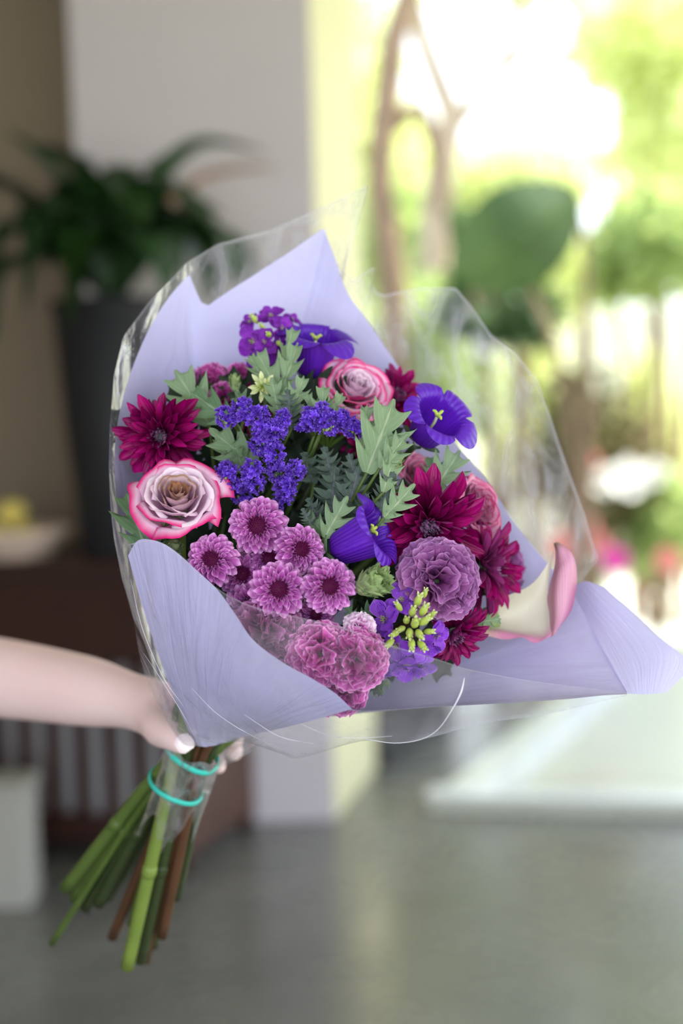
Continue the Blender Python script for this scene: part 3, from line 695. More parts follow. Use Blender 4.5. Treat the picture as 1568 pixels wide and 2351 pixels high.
def burgundy(px, py, d, Rp, f, label, rnd, end=None, spin=0, rings=None):
    r = random.Random(rnd); Rm = Rp * d / FPX
    loc = P(px, py, d); fw = DV(*f); M = frame(loc, fw, spin)
    root = empty('burgundy_chrysanthemum', M, label, 'flower', 'burgundy chrysanthemums')
    for q in range(4):
        cached(('bg', q), lambda: mk('petal', petal((.13, .15, .14, .115)[q], (.55, .35, .7, .45)[q], (.14, -.10, .02, -.26)[q], .74, 0, .35, 4, 9, .010), M_BURG))
    cached('bq', lambda: mk('quill', petal(.07, .9, .28, .7, 0, .5, 4, 6), M_BURGDARK))
    for n, r0, L, el, z in rings or ((17, .16, 1.0, 1, -.12), (17, .16, .95, 17, -.08), (16, .15, .84, 33, -.04), (14, .14, .70, 48, 0), (12, .13, .52, 62, .02)):
        for k in range(n):
            a = 2 * math.pi * (k + r.uniform(-.3, .3)) / n + el
            put('petal', CACHE[('bg', r.randrange(4))], root, RZ(a) @ TR(0, r0 * Rm, z * Rm) @ RX(rad(el + r.uniform(-9, 9))) @ RY(r.uniform(-.35, .35)) @ SCL(Rm * L * r.uniform(.74, 1.12)))
    for n, r0, L, el in ((20, .15, .34, 66), (16, .10, .26, 76)):
        for k in range(n):
            a = 2 * math.pi * (k + r.uniform(-.2, .2)) / n
            put('quill', CACHE['bq'], root, RZ(a) @ TR(0, r0 * Rm, .02 * Rm) @ RX(rad(el + r.uniform(-10, 10))) @ SCL(Rm * L * r.uniform(.85, 1.15)))
    put('disc', cached('bd', lambda: mk('disc', dome_stubs(.13, 44, .13, .016, .07, 9, .2), M_BURGDISC)), root, SCL(Rm), 'silvery violet centre of tight quills', 'stuff')
    put('calyx', cached('bc', lambda: mk('calyx', lathe([(.02, -.32), (.12, -.27), (.2, -.14), (.2, -.04), (.1, 0), (0, .02)]), M_LEAF2)), root, SCL(Rm), 'green cup under the petals')
    stem_part(root, loc, fw, end, .003)
    return root
def rose(px, py, d, Rp, f, label, rnd, mats, end=None, spin=0, n=26, open_=1.0):
    r = random.Random(rnd); Rm = Rp * d / FPX
    loc = P(px, py, d); fw = DV(*f); M = frame(loc, fw, spin)
    root = empty('rose', M, label, 'flower', 'two-tone roses')
    for i in range(n):
        t = i / (n - 1)
        rr = .07 + .80 * t + r.uniform(-.025, .025) * (t > .1)
        zr = .30 - .06 * t - .20 * open_ * t * t + r.uniform(-.05, .05)
        ph = i * 2.39996 + r.uniform(-.15, .15)
        da = (1.7 - .85 * t) * r.uniform(.92, 1.08)
        lip = (.02 + .20 * t ** 2.2) * open_
        w1, w2, w3 = r.uniform(0, 6), r.uniform(0, 6), r.uniform(.6, 1.2)
        def fn(u, v, rr=rr, zr=zr, ph=ph, da=da, lip=lip, t=t):
            a = 2 * u - 1
            up = v ** .8
            # cup: from a narrow base up to the rim, the corners of the petal lower than its middle
            rb = rr * (.28 + .72 * math.sin(min(v / .8, 1) * math.pi / 2))
            z = -.62 + (zr + .62) * up - (.10 + .16 * t) * a ** 4 * v - .03 * w3 * math.cos(3 * a + w1) * v * v
            fl = max(0, v - .72) / .28
            rb += lip * fl ** 1.6 * (1 + .5 * abs(a)) + .034 * math.sin(4 * a + w2) * v * (.4 + t) + .02 * math.sin(9 * a + w1) * v * v
            z -= lip * .62 * fl ** 2.4 * (1 + .8 * a * a)
            an = ph - a * da * (.55 + .45 * math.sin(v * math.pi / 2)) * (1 - .12 * fl)
            rb *= 1 + .07 * a                         # spiral: one side tucks under the next petal
            return Vector((rb * math.cos(an), rb * math.sin(an), z)) * Rm
        mt = mats[0] if t < .18 else mats[1] if t < .42 else mats[2] if t < .76 else mats[3]
        nu_ = 12
        put('petal', mk('petal', grid(nu_, 9, fn), mt), root)
    for k in range(5):
        put('sepal', cached('rs', lambda: mk('sepal', petal(.22, .3, -.25, .4, 0, .8, 4, 7), M_BUDGREEN)), root, RZ(k * 1.2566) @ TR(0, .12 * Rm, -.62 * Rm) @ RX(rad(25)) @ SCL(Rm * .55))
    put('hip', mk('hip', lathe([(.05 * Rm, -.86 * Rm), (.17 * Rm, -.78 * Rm), (.2 * Rm, -.66 * Rm), (.2 * Rm, -.56 * Rm), (0, -.54 * Rm)]), M_BUDGREEN), root, None, 'pale green hip')
    stem_part(root, loc - fw * .7 * Rm, fw, end, .003)
    return root
def fan(seed, amp, fr, nu=26, nv=8, spread=.85):
    r = random.Random(seed); p1, p2, p3 = r.uniform(0, 6), r.uniform(0, 6), r.uniform(0, 6)
    def fn(u, v):
        a = (2 * u - 1) * spread
        ed = 1 - .05 * abs(math.sin(13 * a + p3)) * (v > .9)
        L = (v ** .9) * ed
        z = amp * v ** 1.7 * (math.sin(fr * a + p1) + .45 * math.sin(fr * 2.1 * a + p2)) + .05 * math.sin(7 * v + p1) * v
        return Vector((L * math.sin(a) * .92, L * math.cos(a), z))
    return grid(nu, nv, fn)
def carnation(px, py, d, Rp, f, label, rnd, mat, n=46, end=None, squash=1.0, amp=.25, fr=7, low=-8):
    r = random.Random(rnd); Rm = Rp * d / FPX
    loc = P(px, py, d); fw = DV(*f); M = frame(loc, fw, r.uniform(0, 6))
    root = empty('carnation', M, label, 'flower', 'ruffled carnations')
    for q in range(6): cached((mat.name, q, amp), lambda: mk('petal', fan(q * 5 + 2, amp, fr), mat))
    for i in range(n):
        t = (i + .5) / n
        el = math.asin(min(1, max(-.3, math.sin(rad(low)) + (1 - math.sin(rad(low))) * (1 - t) ** .85)))
        a = i * 2.39996 + r.uniform(-.2, .2)
        L = .98 - .12 * math.sin(el)
        tw = r.uniform(-.45, .45) + (math.sin(el) ** 2) * r.uniform(-1.5, 1.5)
        put('petal', CACHE[(mat.name, r.randrange(6), amp)], root, RZ(a) @ TR(0, .06 * Rm, -.30 * Rm) @ RX(el) @ RY(tw) @ SCL(Rm * L * r.uniform(.9, 1.08)))
    put('calyx', mk('calyx', lathe([(.03 * Rm, -1.0 * Rm), (.16 * Rm, -.9 * Rm), (.19 * Rm, -.5 * Rm), (.15 * Rm, -.46 * Rm), (0, -.44 * Rm)]), M_LEAF2), root, None, 'green tube under the petals')
    stem_part(root, loc - fw * .9 * Rm, fw, end, .0022)
    return root
def bell(px, py, d, Lp, Rp, f, label, rnd, spin=0, end=None, flare=1.0):
    """violet bellflower; px,py is the middle of the bell"""
    r = random.Random(rnd); L = Lp * d / FPX; Rr = Rp * d / FPX
    fw = DV(*f); loc = P(px, py, d) - fw * L * .5; M = frame(loc, fw, spin)
    root = empty('bellflower', M, label, 'flower', 'violet bellflowers')
    ph = [r.uniform(-.3, .3) for _ in range(5)]; cu = [r.uniform(.7, 1.3) for _ in range(5)]
    def fn(u, v):
        a = 2 * math.pi * u
        lob = abs(math.cos(2.5 * a)) ** .42; kx = int(((a / (2 * math.pi)) * 5 + .5)) % 5
        vv = v * (.76 + .22 * lob)
        rb = .50 * math.sin(min(1, vv / .16) * math.pi / 2) + .40 * max(0, vv - .10) ** .8
        z = vv / .72 if vv < .72 else 1 + (vv - .72) * .9
        fl = max(0, vv - .66) / .34
        rb += fl ** 1.5 * .66 * flare * cu[kx]
        z -= fl ** 2.6 * .42 * flare * cu[kx]
        rib = 1 + .035 * math.cos(5 * a + math.pi) * (1 - fl)
        return Vector((rb * rib * Rr * math.cos(a), rb * rib * Rr * math.sin(a), z * L))
    put('bell', mk('bell', grid(60, 22, fn), M_BELL), root)
    put('style', mk('style', tube([(0, 0, 0), (0, 0, L * .6), (0, .002, L * .9)], Rr * .05, 6, 5), M_CREAM), root, None, 'pale style')
    for k in range(3):
        s = mk('stigma', tube([(0, 0, 0), (Rr * .14, 0, L * .09), (Rr * .24, 0, L * .08)], [Rr * .06, Rr * .06, Rr * .03], 6, 5), M_BUD)
        put('stigma', s, root, TR(0, .002, L * .88) @ RZ(k * 2.09), 'pale yellow curled stigma')
    for k in range(5):
        put('sepal', cached('bs', lambda: mk('sepal', petal(.24, .3, .25, .3, 0, .9, 4, 6), M_LEAF2)), root, RZ(k * 1.2566 + .6) @ TR(0, Rr * .15, -Rr * .12) @ RX(rad(20)) @ SCL(Rr * .75))
    stem_part(root, loc, fw, end, .0024, M_STEM)
    return root
def stock(px, py, d, Rp, f, label, rnd, mat, florets, buds, end=None):
    """a spike: round-petalled florets (offsets in pixels) and lime buds"""
    loc = P(px, py, d); fw = DV(*f); M = frame(loc, fw); r = random.Random(rnd)
    root = empty('stock_flower', M, label, 'flower', 'purple stocks'); Mi = M.inverted()
    for q in range(3):
        cached((mat.name, 'st', q), lambda: mk('petal', petal(.46, .12, (.1, -.15, -.05)[q], .45, 0, .3, 6, 6, .05), mat))
    for (dx, dy, dz, rp, ff) in florets:
        c = P(px + dx, py + dy, d + dz); Rm = rp * d / FPX; Mf = Mi @ frame(c, DV(*ff), r.uniform(0, 6))
        fo = put('floret', mk('floret', dome_stubs(.12 * Rm, 9, .18 * Rm, .03 * Rm, .1 * Rm, rnd), M_BUD), root, Mf)
        for n, L, el in ((4, 1.0, 8), (4, .8, 30), (3, .5, 52)):
            for k in range(n):
                put('petal', CACHE[(mat.name, 'st', r.randrange(3))], fo, RZ(k * 2 * math.pi / n + el + r.uniform(-.2, .2)) @ TR(0, .03 * Rm, 0) @ RX(rad(el + r.uniform(-14, 14))) @ RY(r.uniform(-.3, .3)) @ SCL(Rm * L))
    bm = cached('stb', lambda: mk('bud', lathe([(0, -1), (.3, -.9), (.48, -.4), (.5, .1), (.36, .6), (.14, .95), (0, 1)], 10), M_BUD))
    for (dx, dy, dz, rp) in buds:
        c = P(px + dx, py + dy, d + dz)
        g = (DV(dx * .02 + r.uniform(-.3, .3), -dy * .02 + r.uniform(-.2, .4), .8))
        b_ = put('bud', bm, root, Mi @ frame(c, g, r.uniform(0, 6)) @ SCL(rp * 1.2 * d / FPX))
        for k in range(4):
            put('bud_petal', cached('stp', lambda: mk('bud_petal', petal(.3, .3, .25, .5, 0, .5, 4, 5), M_CREAM)), b_, RZ(k * 1.57) @ TR(0, .25, .35) @ RX(rad(55)) @ SCL(.75))
    stem_part(root, loc, fw, end, .003, M_STEM)
    return root
def crinkle(seed):
    r = random.Random(seed); p = [r.uniform(0, 6) for _ in range(3)]
    def fn(u, v):
        a = 2 * math.pi * u
        rr = v * (.82 + .18 * math.cos(5 * a)) * (1 + .12 * math.sin(3 * a + p[0]))
        z = .62 * v ** 1.3 + .20 * v * v * math.sin(10 * a + p[1]) + .1 * v * math.sin(4 * a + p[2])
        return Vector((rr * math.cos(a), rr * math.sin(a), z))
    return grid(30, 4, fn)
def statice(label, blobs, d0, rnd, end=None):
    r = random.Random(rnd); px, py = blobs[0][0], blobs[0][1]
    loc = P(px, py, d0); M = frame(loc, DV(0, .3, 1)); Mi = M.inverted()
    root = empty('statice', M, label, 'flower', 'violet statice sprigs')
    for q in range(4): cached(('cr', q), lambda: mk('floret', crinkle(q + 3), M_STATICE))
    fork = P(sum(b[0] for b in blobs) / len(blobs), sum(b[1] for b in blobs) / len(blobs) + 60, d0 + .045)
    for bx, by, br, bd in blobs:
        c = P(bx, by, d0 + bd); Rm = br * d0 / FPX
        n = int(26 * (br / 35) ** 2) + 6
        for i in range(n):
            t = (i + .5) / n; z = 1 - 1.35 * t; a = i * 2.39996 + r.uniform(-.3, .3); q = math.sqrt(max(0, 1 - z * z))
            dv = DV(q * math.cos(a), q * math.sin(a) * .9 + .1, z)
            s = R_.uniform(9, 14) * d0 / FPX
            put('floret', CACHE[('cr', r.randrange(4))], root, Mi @ frame(c + dv * Rm * .68 * r.uniform(.8, 1.12) , dv + DV(r.uniform(-.4, .4), r.uniform(-.4, .4), 0), r.uniform(0, 6)) @ SCL(s))
        b = c - DV(0, .2, 1) * Rm * .2
        for k in range(5):
            g = c + DV(r.uniform(-1, 1), r.uniform(-1, -.1), r.uniform(-.6, .4)) * Rm * .55
            put('husk', cached('sh', lambda: mk('husk', lathe([(0, -1), (.22, -.8), (.34, 0), (.4, .7), (.3, .75), (0, .6)], 8), M_BUDGREEN)), root, Mi @ frame(g, (g - b + AX * .01)) @ SCL(Rm * .32))
        world_part('branch', mk('branch', tube([c - DV(0, .1, 1) * Rm * .3, c.lerp(fork, .5) - DV(0, 0, 1) * .008, fork], [.0012, .0015, .002], 6, 8), M_STEM), root)
    stem_part(root, fork, fork - TIE, end, .0025, M_STEM)
    return root

# leaves ---------------------------------------------------------------
def lobed(nl, depth, lean, W_, ruffle, cup, bend, nv=44, ph=0.0):
    def fn(u, v):
        a = 2 * u - 1
        env = math.sin(math.pi * min(1, v ** .72 * .93 + .05)) ** .8
        s = (v * nl + ph) % 1.0
        saw = (1 - abs(2 * s - 1)) ** 1.1
        w_ = W_ * (.10 + env * ((1 - depth) + depth * saw)) * (1 - .75 * max(0, v - .85) / .15)
        y = v + lean * abs(a) * w_ * (saw - .2)
        z = cup * abs(a) * w_ + ruffle * math.sin(v * 21 + a * 2) * a * a + bend * v * v
        return Vector((a * w_, y, z))
    return grid(6, nv, fn)
def leaf_mesh(kind):
    if kind == 'broad': return mk('leaf', lobed(3.3, .78, .95, .36, .03, .3, -.14), M_LEAF)
    if kind == 'broad2': return mk('leaf', lobed(3.5, .82, 1.0, .34, .04, .4, .12), M_LEAF)
    if kind == 'green': return mk('leaf', lobed(3.0, .72, .9, .36, .03, .35, -.12), M_LEAF2)
    if kind == 'narrow': return mk('leaf', lobed(3.0, .80, 1.1, .28, .04, .5, .18), M_LEAF)
    if kind == 'kale': return mk('leaf', lobed(7, .84, .6, .30, .06, .25, .15, 84), M_KALE)
    if kind == 'dark': return mk('leaf', lobed(3.2, .6, .7, .36, .03, .3, -.1), M_LEAFSHADE)
def one_leaf(root, kind, b, t, roll=0.0, label=None, wide=1.0):
    B, T = P(*b), P(*t); y = T - B; L = y.length; y.normalize()
    z = DV(math.sin(roll), 0, math.cos(roll)); x = y.cross(z).normalized(); z = x.cross(y)
    M = Matrix((x * L * wide, y * L, z * L)).transposed().to_4x4(); M.translation = B
    o = put('leaf', cached(('lf', kind), lambda: leaf_mesh(kind)), root, root.matrix_basis.inverted() @ M, label)
    return o
def sprig(label, leaves, rnd, name='foliage_sprig', cat='leaf sprig', group='cut-leaved green sprigs', mat=None, stem=True):
    b = leaves[0][1]; loc = P(*b); root = empty(name, Matrix.Translation(loc), label, cat, group)
    mx = Vector((0, 0, 0))
    for lf in leaves:
        one_leaf(root, *lf); mx += P(*lf[1])
    mx /= len(leaves)
    node = mx.lerp(TIE, .25)
    if len(leaves) > 1:
        for lf in leaves:
            world_part('leaf_stalk', mk('leaf_stalk', tube([P(*lf[1]), P(*lf[1]).lerp(node, .6) - DV(0, 0, 1) * .004, node], [.0012, .0014, .0016], 6, 5), M_STEM), root)
    stem_part(root, node, node - TIE, None, .0022, mat or M_STEMDARK)
    return root

# ------------------------------------------------------------------ flower list
pompon(592, 1207, .985, 66, (-.08, .12, 1), 'topmost lilac-pink chrysanthemum, just right of the big two-tone rose', 1)
pompon(690, 1262, .978, 58, (.40, .15, 1), 'lilac-pink chrysanthemum tilted right, touching the violet bell', 2)
pompon(486, 1285, .972, 60, (-.12, .30, 1), 'leftmost lilac-pink chrysanthemum, under the big two-tone rose', 3)
pompon(640, 1352, .962, 66, (.12, .02, 1), 'lilac-pink chrysanthemum in front of the row, lower edge fading behind the film', 4)
pompon(756, 1346, .960, 62, (.18, .10, 1), 'rightmost lilac-pink chrysanthemum, beside the jagged green bud', 5)
pompon(556, 1318, .998, 54, (.2, .1, 1), 'shaded lilac-pink chrysanthemum tucked behind the leftmost one', 6)
pompon(618, 1282, 1.0, 52, (.1, .2, 1), 'half hidden lilac-pink chrysanthemum between four others of its kind', 7)
pompon(724, 1412, .992, 42, (.1, -.1, 1), 'small dark lilac-pink chrysanthemum below the rightmost one', 8)
pompon(572, 1392, .985, 56, (-.1, -.2, 1), 'lilac-pink chrysanthemum dimmed behind the film beside the left paper flap', 9)

rose(410, 1135, .985, 106, (.06, .68, 1), 'large two-tone rose at left with pale face, tan heart and magenta rim', 21, (M_ROSE_HEART, M_ROSE_IN, M_ROSE_MID, M_ROSE_OUT), 4, 0)
rose(820, 885, 1.065, 84, (.25, .52, .85), 'two-tone rose at the top against the back paper, turned up and away', 22, (M_ROSE_MID, M_ROSE_MID, M_ROSE_OUT, M_ROSE_OUT), 1, 1)
rose(1105, 1160, 1.06, 80, (.75, .30, .6), 'dusty pink rose at right, turned sideways above the burgundy flower', 23, (M_ROSE3,) * 4, 5, 2)
rose(965, 1085, 1.095, 52, (.3, .4, .8), 'dull mauve rose half hidden behind the right violet bell', 24, (M_ROSE3,) * 4, None, 2, 22)

burgundy(370, 1000, 1.03, 95, (-.12, -.22, 1), 'large burgundy chrysanthemum at far left behind the big rose', 31, 2)
burgundy(982, 1208, 1.015, 122, (.12, -.35, 1), 'large burgundy chrysanthemum at right of centre beside the dusty pink rose', 32, 11)
burgundy(1118, 1300, 1.05, 108, (.92, .05, .55), 'burgundy chrysanthemum facing right, behind the mauve carnation', 33, 9)
burgundy(1040, 1455, 1.01, 76, (.35, -.62, .8), 'dark burgundy chrysanthemum low behind the stock, facing down', 34, 8)
burgundy(905, 915, 1.10, 80, (.5, .45, .7), 'burgundy chrysanthemum peeking out around the top rose', 35, 15)
burgundy(575, 930, 1.075, 64, (0, .5, .8), 'burgundy chrysanthemum mostly hidden above the left statice', 36, 16)
burgundy(838, 1030, 1.085, 70, (.1, .2, 1), 'deep red chrysanthemum in shade behind the large cut leaf', 37, 17)

carnation(1008, 1335, .985, 100, (.10, .05, 1), 'large mauve carnation with crumpled petals at right of centre', 41, M_CARN_MAUVE, 50, 3, amp=.15, fr=6)
carnation(732, 1500, .952, 80, (-.1, .2, 1), 'bright pink carnation behind the front film, the left one of a pair', 42, M_CARN_PINK, 44, 0)
carnation(820, 1510, .950, 78, (.2, .15, 1), 'bright pink carnation behind the front film, the right one of a pair', 43, M_CARN_PINK, 44, 19)
carnation(785, 1590, .962, 62, (.05, -.1, 1), 'deep pink carnation lowest in the bouquet above the paper edge', 44, M_CARN_PINK, 36, 18)
carnation(610, 1450, .968, 88, (0, .1, 1), 'plum pink carnation dim behind film along the left paper flap', 45, M_CARN_DIM, 44, 7)
carnation(668, 1540, .966, 60, (0, 0, 1), 'plum pink carnation low against the flap, beside the bright pink pair', 46, M_CARN_DIM, 34, 20)
carnation(826, 1440, .958, 40, (.1, .45, 1), 'small pale pink carnation peeping above the bright pink pair', 47, M_CARN_PALE, 26, None)
carnation(480, 868, 1.085, 48, (-.2, .6, .8), 'soft pink carnation at the upper left against the paper', 48, M_CARN_PINK, 30, None)
carnation(512, 912, 1.07, 42, (0, .3, 1), 'small pink carnation just below the upper left one', 49, M_CARN_PINK, 26, None)
carnation(550, 858, 1.095, 34, (.2, .6, .8), 'tiny pink carnation behind the pale buds at the top', 50, M_CARN_PINK, 24, None)
carnation(1165, 1300, 1.085, 64, (.7, .2, .6), 'dark mauve carnation at the right behind the sideways burgundy flower', 51, M_CARN_MAUVE, 34, None, amp=.15, fr=6)

bell(812, 1244, .985, 128, 72, (.84, .40, .32), 'violet bellflower lying sideways in the centre, mouth to the right', 61, .3, None, .85)
bell(988, 982, 1.035, 104, 70, (.42, .50, .68), 'violet bellflower at right standing out against the bright garden', 62, .5, 10, .85)
bell(722, 822, 1.08, 110, 66, (.12, .90, .42), 'violet bellflower at the top, opening upward against the paper', 63, .2, 12, 1.15)

stock(612, 770, 1.085, 0, (0, .7, .7), 'purple stock spike at the very top of the bouquet', 71, M_STOCK,
      [(-30, 15, -.012, 44, (-.5, .1, .9)), (10, -42, 0, 36, (0, .6, .8)), (35, -15, -.005, 38, (.4, .3, .9)), (-5, 15, -.02, 34, (0, .1, 1)), (30, 45, 0, 44, (.3, -.3, .9)), (-15, 50, .005, 40, (-.3, -.4, .9)), (-38, -30, .005, 26, (-.5, .5, .7)), (58, -35, .01, 24, (.7, .5, .5)), (10, 85, .01, 40, (0, -.5, .8))],
      [(-28, -38, -.005, 12), (5, -2, -.03, 11), (28, 18, -.02, 10), (-10, -20, -.012, 9)], None)
stock(945, 1440, .97, 0, (.1, .5, .8), 'violet stock spike with lime green buds in front of the mauve carnation', 72, M_STOCK2,
      [(-62, -18, .01, 50, (-.5, .2, .8)), (-22, -62, .012, 44, (-.2, .5, .8)), (-35, 40, .006, 48, (-.3, -.4, .9)), (25, 45, .008, 46, (.2, -.6, .8)), (55, 20, .015, 40, (.7, -.1, .7)), (-10, 90, .01, 50, (-.1, -.7, .7)), (-60, 80, .012, 44, (-.3, -.6, .7)), (40, -40, .02, 30, (.4, .4, .8)), (22, 88, .018, 40, (.3, -.6, .6))],
      [(15, -62, -.012, 15), (28, -40, -.016, 15), (2, -36, -.016, 14), (30, -15, -.02, 15), (8, -10, -.022, 16), (-12, -16, -.016, 13), (45, -28, -.01, 12), (-5, 14, -.02, 14), (18, 16, -.022, 14), (40, 10, -.014, 12), (-24, 4, -.012, 12), (-38, 14, -.01, 13), (-30, -48, -.002, 12), (30, -78, -.004, 11), (-52, 38, -.006, 14), (0, 40, -.016, 14), (24, 42, -.014, 14)], 6)

statice('violet statice sprig at upper left of centre, over the lower statice', [(520, 958, 28, 0), (556, 942, 30, -.004), (590, 958, 34, -.006), (612, 998, 36, -.004), (638, 985, 26, 0), (628, 1040, 30, 0), (596, 1022, 24, .004), (648, 962, 20, .004)], 1.0, 81, 13)
statice('violet statice sprig at right of the shaded hollow, below the top rose', [(718, 962, 34, 0), (752, 972, 32, -.004), (782, 968, 30, 0), (812, 982, 26, .004), (742, 945, 22, .006), (700, 978, 18, .006)], 1.005, 82, 14)
statice('violet statice sprig directly right of the big rose, above the pink flowers', [(520, 1085, 28, 0), (528, 1115, 26, .004), (578, 1078, 28, -.002), (585, 1110, 26, .004), (640, 1085, 26, 0), (655, 1122, 32, -.002), (676, 1080, 26, .002), (648, 1150, 20, .004), (556, 1140, 24, .012)], 1.0, 83)

sprig('cut leaf at the upper left with its tip on the paper, over the pink carnations', [('broad', (480, 975, 1.05), (402, 845, 1.05), .2), ('green', (530, 965, 1.045), (436, 902, 1.035), -.3), ('broad2', (560, 960, 1.05), (538, 890, 1.03), .3)], 91)
sprig('pale cut leaves climbing in a column below the purple stock', [('narrow', (655, 870, 1.055), (662, 752, 1.055), .5), ('narrow', (640, 905, 1.045), (692, 795, 1.05), -.5), ('narrow', (650, 920, 1.04), (590, 815, 1.05), .2), ('broad2', (640, 955, 1.03), (622, 868, 1.03), .2), ('narrow', (665, 955, 1.03), (700, 868, 1.035), -.2), ('kale', (668, 985, 1.025), (660, 890, 1.02), 0), ('narrow', (612, 880, 1.05), (575, 822, 1.06), 0)], 92)
sprig('small pale cut leaf between the top rose and the right statice', [('narrow', (738, 985, 1.03), (742, 885, 1.03), 0), ('narrow', (745, 975, 1.03), (790, 905, 1.03), -.3), ('narrow', (730, 975, 1.03), (700, 905, 1.03), .3)], 93)
sprig('largest cut leaf, pale green and upright, left of the right violet bell', [('broad', (842, 1085, 1.0), (908, 915, 1.0), .1), ('broad2', (872, 1075, .995), (935, 1000, 1.0), -.2), ('narrow', (835, 1030, 1.02), (835, 935, 1.03), .4), ('narrow', (880, 1130, .99), (905, 1040, 1.0), .2), ('kale', (870, 1180, 1.0), (905, 1080, .995), 0)], 94)
sprig('broad cut leaf at right pointing up over the paper edge', [('broad', (990, 1135, 1.035), (1058, 1030, 1.04), -.1), ('green', (1000, 1120, 1.045), (985, 1045, 1.05), .4)], 95)
sprig('yellowish cut leaf over the large burgundy flower at right', [('broad2', (882, 1188, .985), (952, 1112, .985), -.1), ('narrow', (868, 1205, .99), (910, 1175, .985), -.2)], 96)
sprig('cut leaf hanging in the middle, left above the sideways bell', [('broad2', (745, 1235, .99), (798, 1140, .99), 0), ('green', (748, 1230, 1.0), (705, 1180, 1.0), .3)], 97)
sprig('dark green cut leaves at the far left under the big rose', [('green', (335, 1262, .995), (290, 1128, 1.0), .2), ('green', (352, 1268, .985), (366, 1185, .985), -.2)], 98)
sprig('cut leaves between the left burgundy flower and the statice', [('broad2', (590, 1070, 1.03), (478, 985, 1.02), .2), ('narrow', (560, 1085, 1.03), (490, 1010, 1.03), 0), ('narrow', (560, 1090, 1.03), (540, 1020, 1.02), .2)], 99)
sprig('feathery purple-green foliage in the shaded hollow at the centre', [('kale', (760, 1200, 1.03), (770, 1060, 1.01), 0), ('kale', (790, 1200, 1.02), (830, 1065, 1.01), -.2), ('kale', (740, 1200, 1.02), (700, 1140, 1.01), .2), ('kale', (800, 1220, 1.01), (850, 1130, 1.0), -.2), ('kale', (720, 1110, 1.04), (690, 1030, 1.02), .2), ('kale', (770, 1120, 1.03), (740, 1020, 1.02), .1), ('kale', (830, 1150, 1.02), (800, 1040, 1.02), 0), ('kale', (720, 1215, 1.0), (690, 1165, .995), .3)], 100)
sprig('small green leaves near the bottom beside the pink carnation', [('narrow', (850, 1570, 1.0), (905, 1568, .985), 0), ('narrow', (850, 1575, 1.0), (885, 1600, .985), 0), ('green', (845, 1560, 1.0), (875, 1540, .985), 0)], 101)
sprig('dark cut leaves below the jagged bud, behind the violet stock', [('green', (830, 1420, .99), (870, 1380, .985), 0), ('green', (810, 1430, .99), (800, 1390, .985), .2), ('narrow', (1090, 1430, 1.02), (1150, 1420, 1.02), .2)], 102)
# inner leaves added and coloured dark, standing for shadow between the stems
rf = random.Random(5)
for lab, cx, cy, sx, sy, n in (('filler leaves coloured shade-dark between statice and roses', 640, 1000, 190, 130, 26), ('filler leaves coloured shade-dark at the centre hollow', 800, 1150, 160, 120, 26),
                               ('filler leaves coloured shade-dark under the pink chrysanthemums', 640, 1330, 140, 70, 20), ('filler leaves coloured shade-dark on the right side', 960, 1330, 140, 160, 26), ('filler leaves coloured shade-dark behind the big rose', 420, 1130, 90, 130, 14)):
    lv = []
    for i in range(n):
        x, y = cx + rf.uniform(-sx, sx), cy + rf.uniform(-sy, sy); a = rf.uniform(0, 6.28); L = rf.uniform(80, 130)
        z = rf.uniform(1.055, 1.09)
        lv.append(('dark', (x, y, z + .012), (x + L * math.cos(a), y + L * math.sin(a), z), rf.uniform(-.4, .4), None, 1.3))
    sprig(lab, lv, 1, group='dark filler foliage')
# buds
def jagged_bud(px, py, d, Rp, f, label, n=16, name='green_bud', rings=((6, 1.45, 74), (6, 1.3, 60), (5, 1.25, 84), (4, 1.0, 88))):
    Rm = Rp * d / FPX; loc = P(px, py, d); fw = DV(*f); M = frame(loc, fw); r = random.Random(int(px))
    root = empty(name, M, label, 'flower bud', 'green buds')
    put('bud_core', mk('bud_core', lathe([(0, -.6 * Rm), (.32 * Rm, -.5 * Rm), (.48 * Rm, -.1 * Rm), (.38 * Rm, .3 * Rm), (.16 * Rm, .55 * Rm), (0, .6 * Rm)], 16), M_BUDGREEN), root)
    me = cached('jag', lambda: mk('sepal', lobed(2.4, .5, 1.1, .40, .03, .5, .25), M_BUDGREEN))
    for n, L, el in rings:
        for k in range(n):
            put('sepal', me, root, RZ(k * 2 * math.pi / n + el + r.uniform(-.2, .2)) @ TR(0, .34 * Rm, -.45 * Rm) @ RX(rad(el + r.uniform(-8, 8))) @ SCL(Rm * L))
    stem_part(root, loc - fw * Rm * .5, fw, None, .0022, M_STEM)
jagged_bud(846, 1342, .962, 56, (.62, .30, .6), 'jagged pale green bud right of the rightmost lilac-pink chrysanthemum')
jagged_bud(908, 1062, 1.02, 34, (.1, .8, .6), 'smooth pale green bud in shadow below the right violet bell', rings=((5, 1.3, 70), (4, 1.1, 82)))
jagged_bud(398, 1252, 1.0, 34, (.3, -.3, .9), 'yellow-green bud under the big rose at the paper flap', rings=((5, 1.1, 66), (4, 1.0, 80)))
jagged_bud(540, 885, 1.055, 26, (-.1, .9, .5), 'slim pale bud between pink carnations near the top', rings=((4, 1.5, 80), (4, 1.2, 74)))
